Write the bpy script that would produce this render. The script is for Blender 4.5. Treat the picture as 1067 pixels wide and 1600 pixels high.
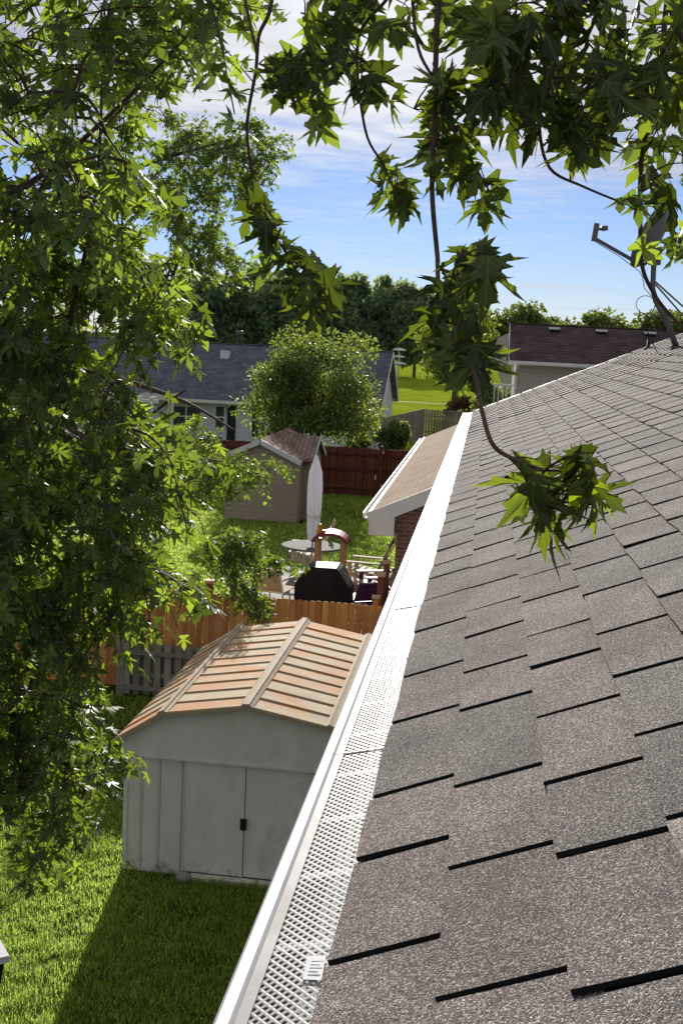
import bpy, math, random
import numpy as np
from mathutils import Vector, Matrix

for o in list(bpy.data.objects):
    bpy.data.objects.remove(o, do_unlink=True)
rng = np.random.default_rng(7)
random.seed(7)
SC = bpy.context.scene
COL = SC.collection

# ------------------------------------------------------------------ camera
H = 5.6                                     # eye height over the yard
FPX, PITCH, YAW, ROLL = 1825.88, 0.1452, 0.1176, 0.0489
cp, sp, cy, sy = math.cos(PITCH), math.sin(PITCH), math.cos(YAW), math.sin(YAW)
Fv = np.array([-sy * cp, cy * cp, -sp]); R0 = np.array([cy, sy, 0.0]); U0 = np.cross(R0, Fv)
Rv = math.cos(ROLL) * R0 + math.sin(ROLL) * U0
Uv = -math.sin(ROLL) * R0 + math.cos(ROLL) * U0
cam_d = bpy.data.cameras.new('camera')
cam = bpy.data.objects.new('camera', cam_d); COL.objects.link(cam)
cam_d.sensor_fit = 'VERTICAL'; cam_d.sensor_height = 24.0
cam_d.lens = FPX / 1600.0 * 24.0
cam_d.clip_start = 0.05; cam_d.clip_end = 3000
cam.matrix_world = Matrix(((Rv[0], Uv[0], -Fv[0], 0), (Rv[1], Uv[1], -Fv[1], 0), (Rv[2], Uv[2], -Fv[2], H), (0, 0, 0, 1)))
SC.camera = cam

# ------------------------------------------------------------------ sun, sky, exposure
SUN_EL, SUN_AZ = math.radians(15.8), math.radians(-6.8)        # azimuth from +Y, negative = left
sdir = np.array([math.sin(SUN_AZ) * math.cos(SUN_EL), math.cos(SUN_AZ) * math.cos(SUN_EL), math.sin(SUN_EL)])
sl = bpy.data.lights.new('sun', 'SUN'); sl.energy = 4.3; sl.angle = math.radians(0.5); sl.color = (1.0, 0.95, 0.88)
so = bpy.data.objects.new('sun', sl); COL.objects.link(so)
so.rotation_euler = Vector(sdir.tolist()).to_track_quat('Z', 'Y').to_euler()
so.location = (-20, 150, 60)

w = bpy.data.worlds.new('World'); SC.world = w; w.use_nodes = True
nt = w.node_tree; nt.nodes.clear()
def N(t, ty, **k):
    n = t.nodes.new(ty)
    for a, b in k.items():
        if a == 'inp':
            for q, v in b.items(): n.inputs[q].default_value = v
        else: setattr(n, a, b)
    return n
def L(t, a, b): t.links.new(a, b)
def MATH(t, op, a, b=None, c=None, clamp=False):
    n = N(t, 'ShaderNodeMath', operation=op); n.use_clamp = clamp
    for i, v in enumerate((a, b, c)):
        if v is None: continue
        if isinstance(v, (int, float)): n.inputs[i].default_value = v
        else: L(t, v, n.inputs[i])
    return n.outputs[0]
def RAMP(t, src, stops, interp='LINEAR'):
    n = N(t, 'ShaderNodeValToRGB'); n.color_ramp.interpolation = interp
    e = n.color_ramp.elements
    while len(e) < len(stops): e.new(0.5)
    for i, (p, c) in enumerate(stops):
        e[i].position = p; e[i].color = (c[0], c[1], c[2], 1) if not isinstance(c, (int, float)) else (c, c, c, 1)
    L(t, src, n.inputs[0]); return n.outputs[0]
def MIX(t, fac, a, b, blend='MIX'):
    n = N(t, 'ShaderNodeMix', data_type='RGBA', blend_type=blend)
    for i, v in ((0, fac), (6, a), (7, b)):
        if isinstance(v, (int, float)): n.inputs[i].default_value = v
        elif isinstance(v, tuple): n.inputs[i].default_value = (v[0], v[1], v[2], 1)
        else: L(t, v, n.inputs[i])
    return n.outputs[2]

sky = N(nt, 'ShaderNodeTexSky', sky_type='NISHITA', sun_disc=False, sun_elevation=SUN_EL, sun_rotation=SUN_AZ,
        altitude=200, air_density=0.9, dust_density=0.0, ozone_density=4.0)
tc = N(nt, 'ShaderNodeTexCoord')
sx = N(nt, 'ShaderNodeSeparateXYZ'); L(nt, tc.outputs['Generated'], sx.inputs[0])
zz = MATH(nt, 'MAXIMUM', sx.outputs[2], 0.012)
pxn = MATH(nt, 'DIVIDE', sx.outputs[0], zz); pyn = MATH(nt, 'DIVIDE', sx.outputs[1], zz)
cmb = N(nt, 'ShaderNodeCombineXYZ'); L(nt, pxn, cmb.inputs[0]); L(nt, pyn, cmb.inputs[1])
# a cloud sheet: soft banks, with cells inside them
nb = N(nt, 'ShaderNodeTexNoise', inp={'Scale': 0.42, 'Detail': 5.0, 'Roughness': 0.55, 'Distortion': 0.3}); L(nt, cmb.outputs[0], nb.inputs['Vector'])
nc = N(nt, 'ShaderNodeTexNoise', inp={'Scale': 2.6, 'Detail': 6.0, 'Roughness': 0.6, 'Distortion': 0.5}); L(nt, cmb.outputs[0], nc.inputs['Vector'])
rr = MATH(nt, 'SQRT', MATH(nt, 'ADD', MATH(nt, 'MULTIPLY', pxn, pxn), MATH(nt, 'MULTIPLY', pyn, pyn)))
cover = RAMP(nt, MATH(nt, 'DIVIDE', rr, 20.0), [(0.0, 0.66), (0.26, 0.66), (0.36, 0.44), (0.46, 0.34), (1.0, 0.36)])
dens = MATH(nt, 'ADD', MATH(nt, 'MULTIPLY', nb.outputs[0], 0.62), MATH(nt, 'MULTIPLY', nc.outputs[0], 0.38))
mask = MATH(nt, 'MULTIPLY', MATH(nt, 'SUBTRACT', MATH(nt, 'ADD', dens, cover), 0.86), 3.6, clamp=True)
mask = MATH(nt, 'ADD', MATH(nt, 'MULTIPLY', mask, 0.76), 0.10)      # broken banks in a thin high veil
# clouds scatter sunlight forward, so they are brighter round the sun
dotn = N(nt, 'ShaderNodeVectorMath', operation='DOT_PRODUCT'); L(nt, tc.outputs['Generated'], dotn.inputs[0]); dotn.inputs[1].default_value = sdir.tolist()
fwd = MATH(nt, 'POWER', MATH(nt, 'MAXIMUM', dotn.outputs['Value'], 0.0), 30.0)
cb = MATH(nt, 'ADD', MATH(nt, 'MULTIPLY', fwd, 5.0), MATH(nt, 'ADD', 1.8, MATH(nt, 'MULTIPLY', nc.outputs[0], 5.4)))
ccol = N(nt, 'ShaderNodeVectorMath', operation='SCALE'); ccol.inputs[0].default_value = (1.0, 0.985, 0.985); L(nt, cb, ccol.inputs['Scale'])
skc = N(nt, 'ShaderNodeMix', data_type='RGBA', blend_type='MIX')
wb = MIX(nt, 1.0, sky.outputs[0], (0.98, 0.90, 1.08), 'MULTIPLY')
L(nt, mask, skc.inputs[0]); L(nt, wb, skc.inputs[6]); L(nt, ccol.outputs[0], skc.inputs[7])
bg = N(nt, 'ShaderNodeBackground', inp={'Strength': 0.062}); L(nt, skc.outputs[2], bg.inputs[0])
wo = N(nt, 'ShaderNodeOutputWorld'); L(nt, bg.outputs[0], wo.inputs[0])

vs = SC.view_settings
vs.view_transform = 'Standard'; vs.look = 'None'; vs.gamma = 1.0; vs.use_curve_mapping = False
vs.exposure = 0.75
SC.cycles.max_bounces = 8; SC.cycles.transmission_bounces = 4; SC.cycles.transparent_max_bounces = 6
SC.cycles.use_denoising = True

# ------------------------------------------------------------------ pixel to point (photo pixels, 1067 x 1600)
CAMP = np.array([0, 0, H])
def ray(x, y): return Fv + Rv * ((x - 533.5) / FPX) + Uv * ((800 - y) / FPX)
def at(x, y, Y):
    d = ray(x, y); return CAMP + d * (Y / d[1])

# ------------------------------------------------------------------ mesh helpers
class G:
    def __init__(s): s.v = []; s.f = []; s.n = 0
    def add(s, v, f):
        v = np.asarray(v, float).reshape(-1, 3); s.v.append(v)
        s.f += [tuple(int(i) + s.n for i in q) for q in f]; s.n += len(v); return s
    def box(s, lo, hi, rot=None, piv=None):
        a, b = lo, hi
        v = np.array([[x, y, z] for z in (a[2], b[2]) for x, y in ((a[0], a[1]), (b[0], a[1]), (b[0], b[1]), (a[0], b[1]))], float)
        if rot is not None:
            c = np.array(piv if piv is not None else v.mean(0)); v = (v - c) @ rot.T + c
        return s.add(v, [(3, 2, 1, 0), (4, 5, 6, 7), (0, 1, 5, 4), (1, 2, 6, 5), (2, 3, 7, 6), (3, 0, 4, 7)])
    def prism(s, poly, axis, a, b):
        """polygon in the two other axes, extruded along axis from a to b"""
        n = len(poly); ix = [i for i in range(3) if i != axis]
        v = np.zeros((2 * n, 3))
        for k, (p, q) in enumerate(poly):
            for j, t in ((0, a), (1, b)):
                v[k + j * n, ix[0]] = p; v[k + j * n, ix[1]] = q; v[k + j * n, axis] = t
        f = [tuple(range(n)), tuple(range(2 * n - 1, n - 1, -1))] + [((k + 1) % n, k, k + n, (k + 1) % n + n) for k in range(n)]
        return s.add(v, f)
    def bar(s, a, b, w, h=None, up=(0, 0, 1)):
        a, b = np.array(a, float), np.array(b, float); h = h or w
        t = (b - a) / np.linalg.norm(b - a); u = np.array(up, float)
        x = np.cross(t, u)
        if np.linalg.norm(x) < 1e-4: x = np.cross(t, np.array([1.0, 0, 0]))
        x /= np.linalg.norm(x); y = np.cross(x, t)
        v = [p + x * i * w / 2 + y * j * h / 2 for p in (a, b) for i, j in ((-1, -1), (1, -1), (1, 1), (-1, 1))]
        return s.add(v, [(3, 2, 1, 0), (4, 5, 6, 7), (0, 1, 5, 4), (1, 2, 6, 5), (2, 3, 7, 6), (3, 0, 4, 7)])
    def tube(s, pts, rad, k=6, cap=True):
        pts = np.asarray(pts, float); n = len(pts)
        rad = np.full(n, rad) if np.isscalar(rad) else np.asarray(rad, float)
        t = np.gradient(pts, axis=0); t /= (np.linalg.norm(t, axis=1)[:, None] + 1e-9)
        ref = np.array([0.31, 0.77, 0.55]); x = np.cross(t, ref); x /= (np.linalg.norm(x, axis=1)[:, None] + 1e-9); y = np.cross(t, x)
        a = np.arange(k) * 2 * math.pi / k
        v = pts[:, None] + rad[:, None, None] * (np.cos(a)[None, :, None] * x[:, None] + np.sin(a)[None, :, None] * y[:, None])
        f = [(i * k + j, i * k + (j + 1) % k, (i + 1) * k + (j + 1) % k, (i + 1) * k + j) for i in range(n - 1) for j in range(k)]
        if cap: f += [tuple(range(k - 1, -1, -1)), tuple((n - 1) * k + j for j in range(k))]
        return s.add(v.reshape(-1, 3), f)
    def lathe(s, prof, c=(0, 0, 0), k=16):
        c = np.array(c, float); a = np.arange(k) * 2 * math.pi / k; n = len(prof)
        v = [c + np.array([r * math.cos(q), r * math.sin(q), z]) for r, z in prof for q in a]
        f = [(i * k + j, i * k + (j + 1) % k, (i + 1) * k + (j + 1) % k, (i + 1) * k + j) for i in range(n - 1) for j in range(k)]
        f += [tuple(range(k - 1, -1, -1)), tuple((n - 1) * k + j for j in range(k))]
        return s.add(v, f)
    def mesh(s, name, mt, smooth=False, bevel=0):
        me = bpy.data.meshes.new(name)
        me.from_pydata(np.concatenate(s.v).tolist() if s.v else [], [], s.f); me.materials.append(mt)
        if smooth: me.polygons.foreach_set('use_smooth', [True] * len(me.polygons))
        me.update(); return me

def link(name, me, parent=None, world=True):
    o = bpy.data.objects.new(name, me); COL.objects.link(o)
    if parent is not None:
        o.parent = parent
        if world: o.matrix_parent_inverse = Matrix.Translation(-base_of(parent))
    return o
def base_of(o):
    v = Vector(o.location) if o.get('_root') else Vector((0, 0, 0)); return v
def part(g, name, mt, parent=None, smooth=False, world=True):
    return link(name, g.mesh(name, mt, smooth), parent, world)
def tag(o, label, cat, group=None):
    o['label'] = label; o['category'] = cat
    if group: o['group'] = group
    return o
ROOTS = []
def thing(name, label, cat, loc=(0, 0, 0), rz=0, group=None):
    o = bpy.data.objects.new(name, None); COL.objects.link(o); o.location = loc; o.rotation_euler = (0, 0, rz)
    o['_root'] = 1; ROOTS.append(o); o.empty_display_size = 0.1
    return tag(o, label, cat, group)
def struct(g, name, mt):
    o = part(g, name, mt); o['kind'] = 'structure'; return o
_bc = {}
def board(name, size, loc, mt, parent, rot=(0, 0, 0), bev=0.0, world=True, top=None):
    """box board, mesh shared between boards of one size; top = dog-ear cut"""
    key = (tuple(round(q, 3) for q in size), mt.name, top, name)
    if key not in _bc:
        g = G(); x, y, z = size[0] / 2, size[1] / 2, size[2] / 2
        if top: g.prism([(-x, -z), (x, -z), (x, z - top), (x - top, z), (-x + top, z), (-x, z - top)], 1, -y, y)
        else: g.box((-x, -y, -z), (x, y, z))
        _bc[key] = g.mesh(name, mt)
    o = bpy.data.objects.new(name, _bc[key]); COL.objects.link(o); o.location = loc; o.rotation_euler = rot
    if parent is not None:
        o.parent = parent
        if world: o.matrix_parent_inverse = Matrix.Translation(-base_of(parent))
    return o
def fast_mesh(name, V, T, mt, tint=None, smooth=False):
    me = bpy.data.meshes.new(name); nv, ntri = len(V), len(T)
    me.vertices.add(nv); me.vertices.foreach_set('co', np.ascontiguousarray(V, np.float32).ravel())
    me.loops.add(ntri * 3); me.loops.foreach_set('vertex_index', np.ascontiguousarray(T, np.int32).ravel())
    me.polygons.add(ntri); me.polygons.foreach_set('loop_start', np.arange(0, ntri * 3, 3, dtype=np.int32))
    me.materials.append(mt)
    if tint is not None:
        at_ = me.attributes.new('tint', 'FLOAT', 'POINT'); at_.data.foreach_set('value', np.ascontiguousarray(tint, np.float32))
    if smooth: me.polygons.foreach_set('use_smooth', np.ones(ntri, bool))
    me.update(calc_edges=True); me.validate(); return me

# ------------------------------------------------------------------ materials
def new_mat(name):
    m = bpy.data.materials.new(name); m.use_nodes = True; t = m.node_tree; b = t.nodes['Principled BSDF']; return m, t, b
def coord(t, kind='Object', scale=(1, 1, 1)):
    c = N(t, 'ShaderNodeTexCoord'); mp = N(t, 'ShaderNodeMapping'); mp.inputs['Scale'].default_value = scale
    L(t, c.outputs[kind], mp.inputs[0]); return mp.outputs[0]
def geo(t, scale=(1, 1, 1)):
    c = N(t, 'ShaderNodeNewGeometry'); mp = N(t, 'ShaderNodeMapping'); mp.inputs['Scale'].default_value = scale
    L(t, c.outputs['Position'], mp.inputs[0]); return mp.outputs[0]
def noise(t, vec, sc, det=4, rough=0.55, dist=0.0):
    n = N(t, 'ShaderNodeTexNoise', inp={'Scale': sc, 'Detail': det, 'Roughness': rough, 'Distortion': dist}); L(t, vec, n.inputs['Vector']); return n.outputs[0]
def bump(t, b, h, st, dist):
    n = N(t, 'ShaderNodeBump', inp={'Strength': st, 'Distance': dist}); L(t, h, n.inputs['Height']); L(t, n.outputs[0], b.inputs['Normal'])
def simple(name, c1, c2, sc=8, rough=0.7, det=5, bm=0.0, scale=(1, 1, 1), lo=0.3, hi=0.7, spec=0.15, rnd=0.0, metal=0.0, bd=0.01):
    m, t, b = new_mat(name); v = geo(t, scale); n = noise(t, v, sc, det)
    c = RAMP(t, n, [(lo, c1), (hi, c2)])
    if rnd:
        oi = N(t, 'ShaderNodeObjectInfo'); h = N(t, 'ShaderNodeHueSaturation'); L(t, c, h.inputs['Color'])
        L(t, MATH(t, 'ADD', MATH(t, 'MULTIPLY', oi.outputs['Random'], 2 * rnd), 1 - rnd), h.inputs['Value']); c = h.outputs[0]
    L(t, c, b.inputs['Base Color']); b.inputs['Roughness'].default_value = rough
    b.inputs['Specular IOR Level'].default_value = spec; b.inputs['Metallic'].default_value = metal
    if bm: bump(t, b, n, bm, bd)
    return m

def wood(name, c1, c2, rnd=0.22, vertical=True, rough=0.8):
    m, t, b = new_mat(name); v = geo(t, (14, 14, 1.2) if vertical else (1.2, 14, 14))
    n = noise(t, v, 3.0, 6, 0.6, 0.4); n2 = noise(t, geo(t), 1.3, 4)
    oi = N(t, 'ShaderNodeObjectInfo')
    k = MATH(t, 'ADD', MATH(t, 'MULTIPLY', n, 0.75), MATH(t, 'MULTIPLY', n2, 0.35))
    c = RAMP(t, k, [(0.32, c1), (0.75, c2)])
    h = N(t, 'ShaderNodeHueSaturation'); L(t, c, h.inputs['Color'])
    L(t, MATH(t, 'ADD', MATH(t, 'MULTIPLY', oi.outputs['Random'], 2 * rnd), 1 - rnd), h.inputs['Value'])
    L(t, MATH(t, 'ADD', MATH(t, 'MULTIPLY', oi.outputs['Random'], 0.03), 0.485), h.inputs['Hue'])
    L(t, h.outputs[0], b.inputs['Base Color']); b.inputs['Roughness'].default_value = rough; b.inputs['Specular IOR Level'].default_value = 0.08
    bump(t, b, n, 0.4, 0.004); return m

def shingle_mat(name):
    m, t, b = new_mat(name); g = geo(t)
    gran = N(t, 'ShaderNodeTexVoronoi', inp={'Scale': 600.0, 'Randomness': 1.0}); L(t, g, gran.inputs['Vector'])
    gn = noise(t, g, 230.0, 3, 0.7)
    oi = N(t, 'ShaderNodeObjectInfo'); an = N(t, 'ShaderNodeAttribute', attribute_name='tint')
    r = MATH(t, 'FRACT', MATH(t, 'ADD', oi.outputs['Random'], an.outputs['Fac']))
    # two granule blends, greyer and redder, chosen per tab and drifting over the roof
    big = noise(t, g, 1.1, 3); big2 = noise(t, g, 6.0, 4)
    red = MATH(t, 'ADD', MATH(t, 'MULTIPLY', r, 0.8), MATH(t, 'MULTIPLY', big, 0.9))
    redf = RAMP(t, red, [(0.55, 0.0), (1.3, 1.0)])
    base = MIX(t, redf, (0.214, 0.197, 0.185), (0.232, 0.200, 0.187))
    sepc = N(t, 'ShaderNodeSeparateColor'); L(t, gran.outputs['Color'], sepc.inputs[0])
    spk = RAMP(t, sepc.outputs[0], [(0.0, 0.30), (0.45, 0.76), (0.8, 1.35), (0.97, 3.1)])
    c = MIX(t, 1.0, base, spk, 'MULTIPLY')
    dk = RAMP(t, big2, [(0.33, 0.80), (0.62, 1.08)])
    c = MIX(t, 1.0, c, dk, 'MULTIPLY')
    tv = MATH(t, 'ADD', MATH(t, 'MULTIPLY', MATH(t, 'FRACT', MATH(t, 'MULTIPLY', r, 7.31)), 0.22), 0.89)
    h = N(t, 'ShaderNodeHueSaturation'); L(t, c, h.inputs['Color']); L(t, tv, h.inputs['Value'])
    L(t, h.outputs[0], b.inputs['Base Color'])
    b.inputs['Roughness'].default_value = 0.95; b.inputs['Specular IOR Level'].default_value = 0.06
    hh = MATH(t, 'ADD', MATH(t, 'MULTIPLY', gran.outputs['Distance'], -1.2), gn)
    bump(t, b, hh, 0.5, 0.0018); return m

def tile_mat(name, c1, c2, cm, w_, h_, axes, rough=1.0, bm=0.5, mort=0.012, spec=0.04):
    """brick-texture material for far roofs and walls; axes = (along, up) world axes"""
    m, t, b = new_mat(name); gp = N(t, 'ShaderNodeNewGeometry'); s = N(t, 'ShaderNodeSeparateXYZ'); L(t, gp.outputs['Position'], s.inputs[0])
    c = N(t, 'ShaderNodeCombineXYZ'); L(t, s.outputs[axes[0]], c.inputs[0]); L(t, s.outputs[axes[1]], c.inputs[1])
    br = N(t, 'ShaderNodeTexBrick', offset=0.5, inp={'Scale': 1.0, 'Mortar Size': mort, 'Mortar Smooth': 0.3, 'Bias': 0.0, 'Brick Width': w_, 'Row Height': h_})
    L(t, c.outputs[0], br.inputs['Vector'])
    br.inputs['Color1'].default_value = (*c1, 1); br.inputs['Color2'].default_value = (*c2, 1); br.inputs['Mortar'].default_value = (*cm, 1)
    n = noise(t, gp.outputs['Position'], 1.6, 5)
    col = MIX(t, 1.0, br.outputs['Color'], RAMP(t, n, [(0.3, 0.78), (0.7, 1.18)]), 'MULTIPLY')
    L(t, col, b.inputs['Base Color']); b.inputs['Roughness'].default_value = rough; b.inputs['Specular IOR Level'].default_value = spec
    bump(t, b, br.outputs['Fac'], -bm, 0.01); return m
def siding_mat(name, c1, c2, pitch=0.12):
    m, t, b = new_mat(name); gp = N(t, 'ShaderNodeNewGeometry'); s = N(t, 'ShaderNodeSeparateXYZ'); L(t, gp.outputs['Position'], s.inputs[0])
    fr = MATH(t, 'FRACT', MATH(t, 'DIVIDE', s.outputs[2], pitch))
    n = noise(t, gp.outputs['Position'], 1.2, 5)
    L(t, RAMP(t, n, [(0.3, c1), (0.7, c2)]), b.inputs['Base Color']); b.inputs['Roughness'].default_value = 0.6
    bump(t, b, MATH(t, 'SUBTRACT', 1.0, fr), 1.0, 0.015); return m

def leaf_mat(name, dark, light, trans, tw=0.45, rough=0.42, spec=0.5, pw_=1.0, lowt=0.75, veins=False):
    m = bpy.data.materials.new(name); m.use_nodes = True; t = m.node_tree; t.nodes.clear()
    oi = N(t, 'ShaderNodeObjectInfo'); an = N(t, 'ShaderNodeAttribute', attribute_name='tint')
    r = MATH(t, 'FRACT', MATH(t, 'ADD', oi.outputs['Random'], an.outputs['Fac']))
    c = RAMP(t, r, [(0.0, dark), (0.8, light), (0.95, light), (1.0, (light[0] * 1.7, light[1] * 1.35, light[2]))])
    n = noise(t, geo(t), 30.0, 2); c = MIX(t, 1.0, c, RAMP(t, n, [(0.3, 0.8), (0.7, 1.15)]), 'MULTIPLY')
    if veins:
        oc = N(t, 'ShaderNodeTexCoord'); sv = N(t, 'ShaderNodeSeparateXYZ'); L(t, oc.outputs['Object'], sv.inputs[0])
        ax = MATH(t, 'ABSOLUTE', sv.outputs[0]); dm = ax
        for ang, y0 in ((.72, .03), (1.25, .0)):
            q = MATH(t, 'ABSOLUTE', MATH(t, 'SUBTRACT', MATH(t, 'MULTIPLY', ax, math.cos(ang)), MATH(t, 'MULTIPLY', MATH(t, 'SUBTRACT', sv.outputs[1], y0), math.sin(ang))))
            dm = MATH(t, 'MINIMUM', dm, q)
        c = MIX(t, RAMP(t, dm, [(0.006, 0.75), (0.022, 0.0)]), c, (0.15, 0.19, 0.07))
    b = N(t, 'ShaderNodeBsdfPrincipled'); L(t, c, b.inputs['Base Color']); b.inputs['Roughness'].default_value = rough; b.inputs['Specular IOR Level'].default_value = spec
    tr = N(t, 'ShaderNodeBsdfTranslucent')
    ct = MIX(t, MATH(t, 'POWER', r, pw_), tuple(q * lowt for q in trans), (trans[0] * 1.2, trans[1] * 1.1, trans[2]))
    L(t, ct, tr.inputs['Color'])
    mx = N(t, 'ShaderNodeMixShader'); mx.inputs[0].default_value = tw; L(t, b.outputs[0], mx.inputs[1]); L(t, tr.outputs[0], mx.inputs[2])
    o = N(t, 'ShaderNodeOutputMaterial'); L(t, mx.outputs[0], o.inputs[0]); return m

M = {}
M['shingle'] = shingle_mat('asphalt shingle')
M['deck'] = simple('roof underlay', (0.012, 0.012, 0.012), (0.02, 0.02, 0.02), 30, 0.95)
M['gutter'] = simple('white aluminium', (0.50, 0.50, 0.52), (0.60, 0.60, 0.61), 5, 0.5, spec=0.25, bm=0.05)
M['guard'] = simple('guard aluminium', (0.36, 0.35, 0.345), (0.48, 0.47, 0.46), 7, 0.55, spec=0.15)
def grime(mt, amt, sc):
    t = mt.node_tree; b = t.nodes['Principled BSDF']; src = b.inputs['Base Color'].links[0].from_socket
    n = noise(t, geo(t, (1.0, .5, 1.0)), sc, 8, .75, .4); c = MIX(t, MATH(t, 'MULTIPLY', RAMP(t, n, [(.52, 0.0), (.72, 1.0)]), amt), src, (.22, .20, .16)); L(t, c, b.inputs['Base Color'])
grime(M['gutter'], .45, 6.0); grime(M['guard'], .6, 9.0)
M['trough'] = simple('gutter inside', (0.42, 0.42, 0.43), (0.58, 0.58, 0.58), 14, 0.7)
M['sticker'] = simple('paper sticker', (0.70, 0.70, 0.74), (0.80, 0.80, 0.83), 60, 0.35)
M['print'] = simple('grey print', (0.56, 0.56, 0.60), (0.62, 0.62, 0.66), 60, 0.5)
M['white_trim'] = simple('white trim paint', (0.66, 0.66, 0.66), (0.78, 0.78, 0.77), 3, 0.5)
M['house_wall'] = siding_mat('beige siding', (0.42, 0.38, 0.33), (0.48, 0.44, 0.38))

# metal shed paint and rusty roof
def shed_paint():
    m, t, b = new_mat('weathered shed paint'); g = geo(t); s = N(t, 'ShaderNodeSeparateXYZ'); L(t, g, s.inputs[0])
    n = noise(t, geo(t, (3, 3, 0.8)), 2.0, 6, 0.65); n2 = noise(t, g, 9.0, 6, 0.7)
    c = RAMP(t, n, [(0.3, (0.66, 0.635, 0.58)), (0.7, (0.76, 0.735, 0.68))])
    low = RAMP(t, s.outputs[2], [(0.0, 1.0), (0.22, 0.0)])           # mud splashed up from the ground
    st = MATH(t, 'MULTIPLY', low, RAMP(t, n2, [(0.48, 0.0), (0.62, 1.0)]))
    c = MIX(t, MATH(t, 'MULTIPLY', st, 0.75), c, (0.10, 0.095, 0.085))
    L(t, c, b.inputs['Base Color']); b.inputs['Roughness'].default_value = 0.55; bump(t, b, n, 0.08, 0.02); return m
def rusty():
    m, t, b = new_mat('rusty tan metal'); g = geo(t)
    n = noise(t, geo(t, (0.9, 2.2, 1)), 1.5, 6, 0.62, 0.5); n2 = noise(t, g, 22.0, 5, 0.7); n3 = noise(t, geo(t, (0.7, 1.6, 1)), 2.8, 3, 0.5)
    oi = N(t, 'ShaderNodeObjectInfo')
    c = RAMP(t, n2, [(0.3, (0.43, 0.35, 0.225)), (0.7, (0.56, 0.475, 0.33))])
    k = MATH(t, 'ADD', MATH(t, 'ADD', MATH(t, 'MULTIPLY', n, 0.8), MATH(t, 'MULTIPLY', n3, 0.35)), MATH(t, 'MULTIPLY', oi.outputs['Random'], 0.16))
    c = MIX(t, MATH(t, 'MULTIPLY', RAMP(t, noise(t, geo(t, (1.2, 3, 1)), 1.1, 7, .7), [(.5, 0.0), (.68, 1.0)]), .6), c, (.29, .26, .19))
    rf = RAMP(t, k, [(0.56, 0.0), (0.76, 0.92)])
    rc = RAMP(t, n2, [(0.3, (0.48, 0.175, 0.055)), (0.65, (0.60, 0.30, 0.12))])
    c = MIX(t, rf, c, rc); L(t, c, b.inputs['Base Color']); b.inputs['Roughness'].default_value = 0.8; b.inputs['Specular IOR Level'].default_value = 0.08
    bump(t, b, n2, 0.15, 0.004); return m
M['shed'] = shed_paint(); M['rusty'] = rusty(); grime(M['shed'], .35, 2.2)
M['shed_trim'] = simple('tan shed trim', (0.36, 0.28, 0.19), (0.46, 0.37, 0.27), 6, 0.8, bm=0.1)
M['black'] = simple('black plastic', (0.012, 0.012, 0.013), (0.02, 0.02, 0.022), 12, 0.5)
M['dark_gap'] = simple('dark inside', (0.01, 0.01, 0.01), (0.015, 0.015, 0.015), 12, 0.9)
M['stone'] = simple('pale stone', (0.22, 0.21, 0.19), (0.38, 0.36, 0.33), 18, 0.9, bm=0.5)
M['cedar'] = wood('orange cedar', (0.44, 0.165, 0.05), (0.70, 0.345, 0.13))
M['brown_wood'] = wood('brown stained wood', (0.12, 0.05, 0.032), (0.21, 0.095, 0.06))
M['red_wood'] = wood('red stained wood', (0.105, 0.03, 0.022), (0.19, 0.06, 0.045))
M['grey_wood'] = wood('weathered grey wood', (0.17, 0.145, 0.115), (0.33, 0.295, 0.245))
M['post_cap'] = simple('tan post cap', (0.42, 0.27, 0.17), (0.55, 0.38, 0.25), 12, 0.7)
M['deck_board'] = wood('grey deck boards', (0.25, 0.22, 0.19), (0.38, 0.35, 0.31), vertical=False)
M['brick'] = tile_mat('red brown brick', (0.20, 0.09, 0.065), (0.26, 0.125, 0.09), (0.28, 0.24, 0.21), 0.21, 0.075, (0, 2))
M['tan_roof'] = tile_mat('tan roof shingles', (0.32, 0.235, 0.165), (0.37, 0.275, 0.20), (0.25, 0.18, 0.125), 0.3, 0.13, (1, 0), mort=0.008, bm=0.3)
M['blue_roof'] = tile_mat('blue grey roof shingles', (0.115, 0.125, 0.15), (0.165, 0.172, 0.20), (0.07, 0.075, 0.09), 0.34, 0.13, (0, 2), mort=0.01)
M['plum_roof'] = tile_mat('plum brown roof shingles', (0.082, 0.058, 0.058), (0.125, 0.088, 0.086), (0.05, 0.036, 0.038), 0.34, 0.11, (0, 2), mort=0.01)
M['shed_roof'] = tile_mat('mottled shed shingles', (0.20, 0.13, 0.11), (0.34, 0.25, 0.22), (0.10, 0.07, 0.06), 0.32, 0.14, (1, 0), mort=0.012)
M['tan_siding'] = siding_mat('tan shed siding', (0.33, 0.255, 0.19), (0.38, 0.30, 0.23), 0.15)
M['white_siding'] = siding_mat('pale blue siding', (0.52, 0.56, 0.62), (0.60, 0.64, 0.69), 0.14)
M['cream_siding'] = siding_mat('cream siding', (0.40, 0.37, 0.31), (0.45, 0.42, 0.36), 0.14)
M['glass'] = simple('window glass', (0.03, 0.035, 0.045), (0.06, 0.065, 0.08), 2, 0.08, spec=0.8)
M['dark_door'] = simple('dark door', (0.015, 0.014, 0.018), (0.028, 0.026, 0.03), 4, 0.5)
M['green_paint'] = simple('dark green shutter', (0.012, 0.03, 0.022), (0.02, 0.045, 0.032), 6, 0.6)
M['umbrella'] = simple('white umbrella cloth', (0.62, 0.62, 0.66), (0.76, 0.76, 0.79), 5, 0.8, scale=(6, 6, 0.6))
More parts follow.
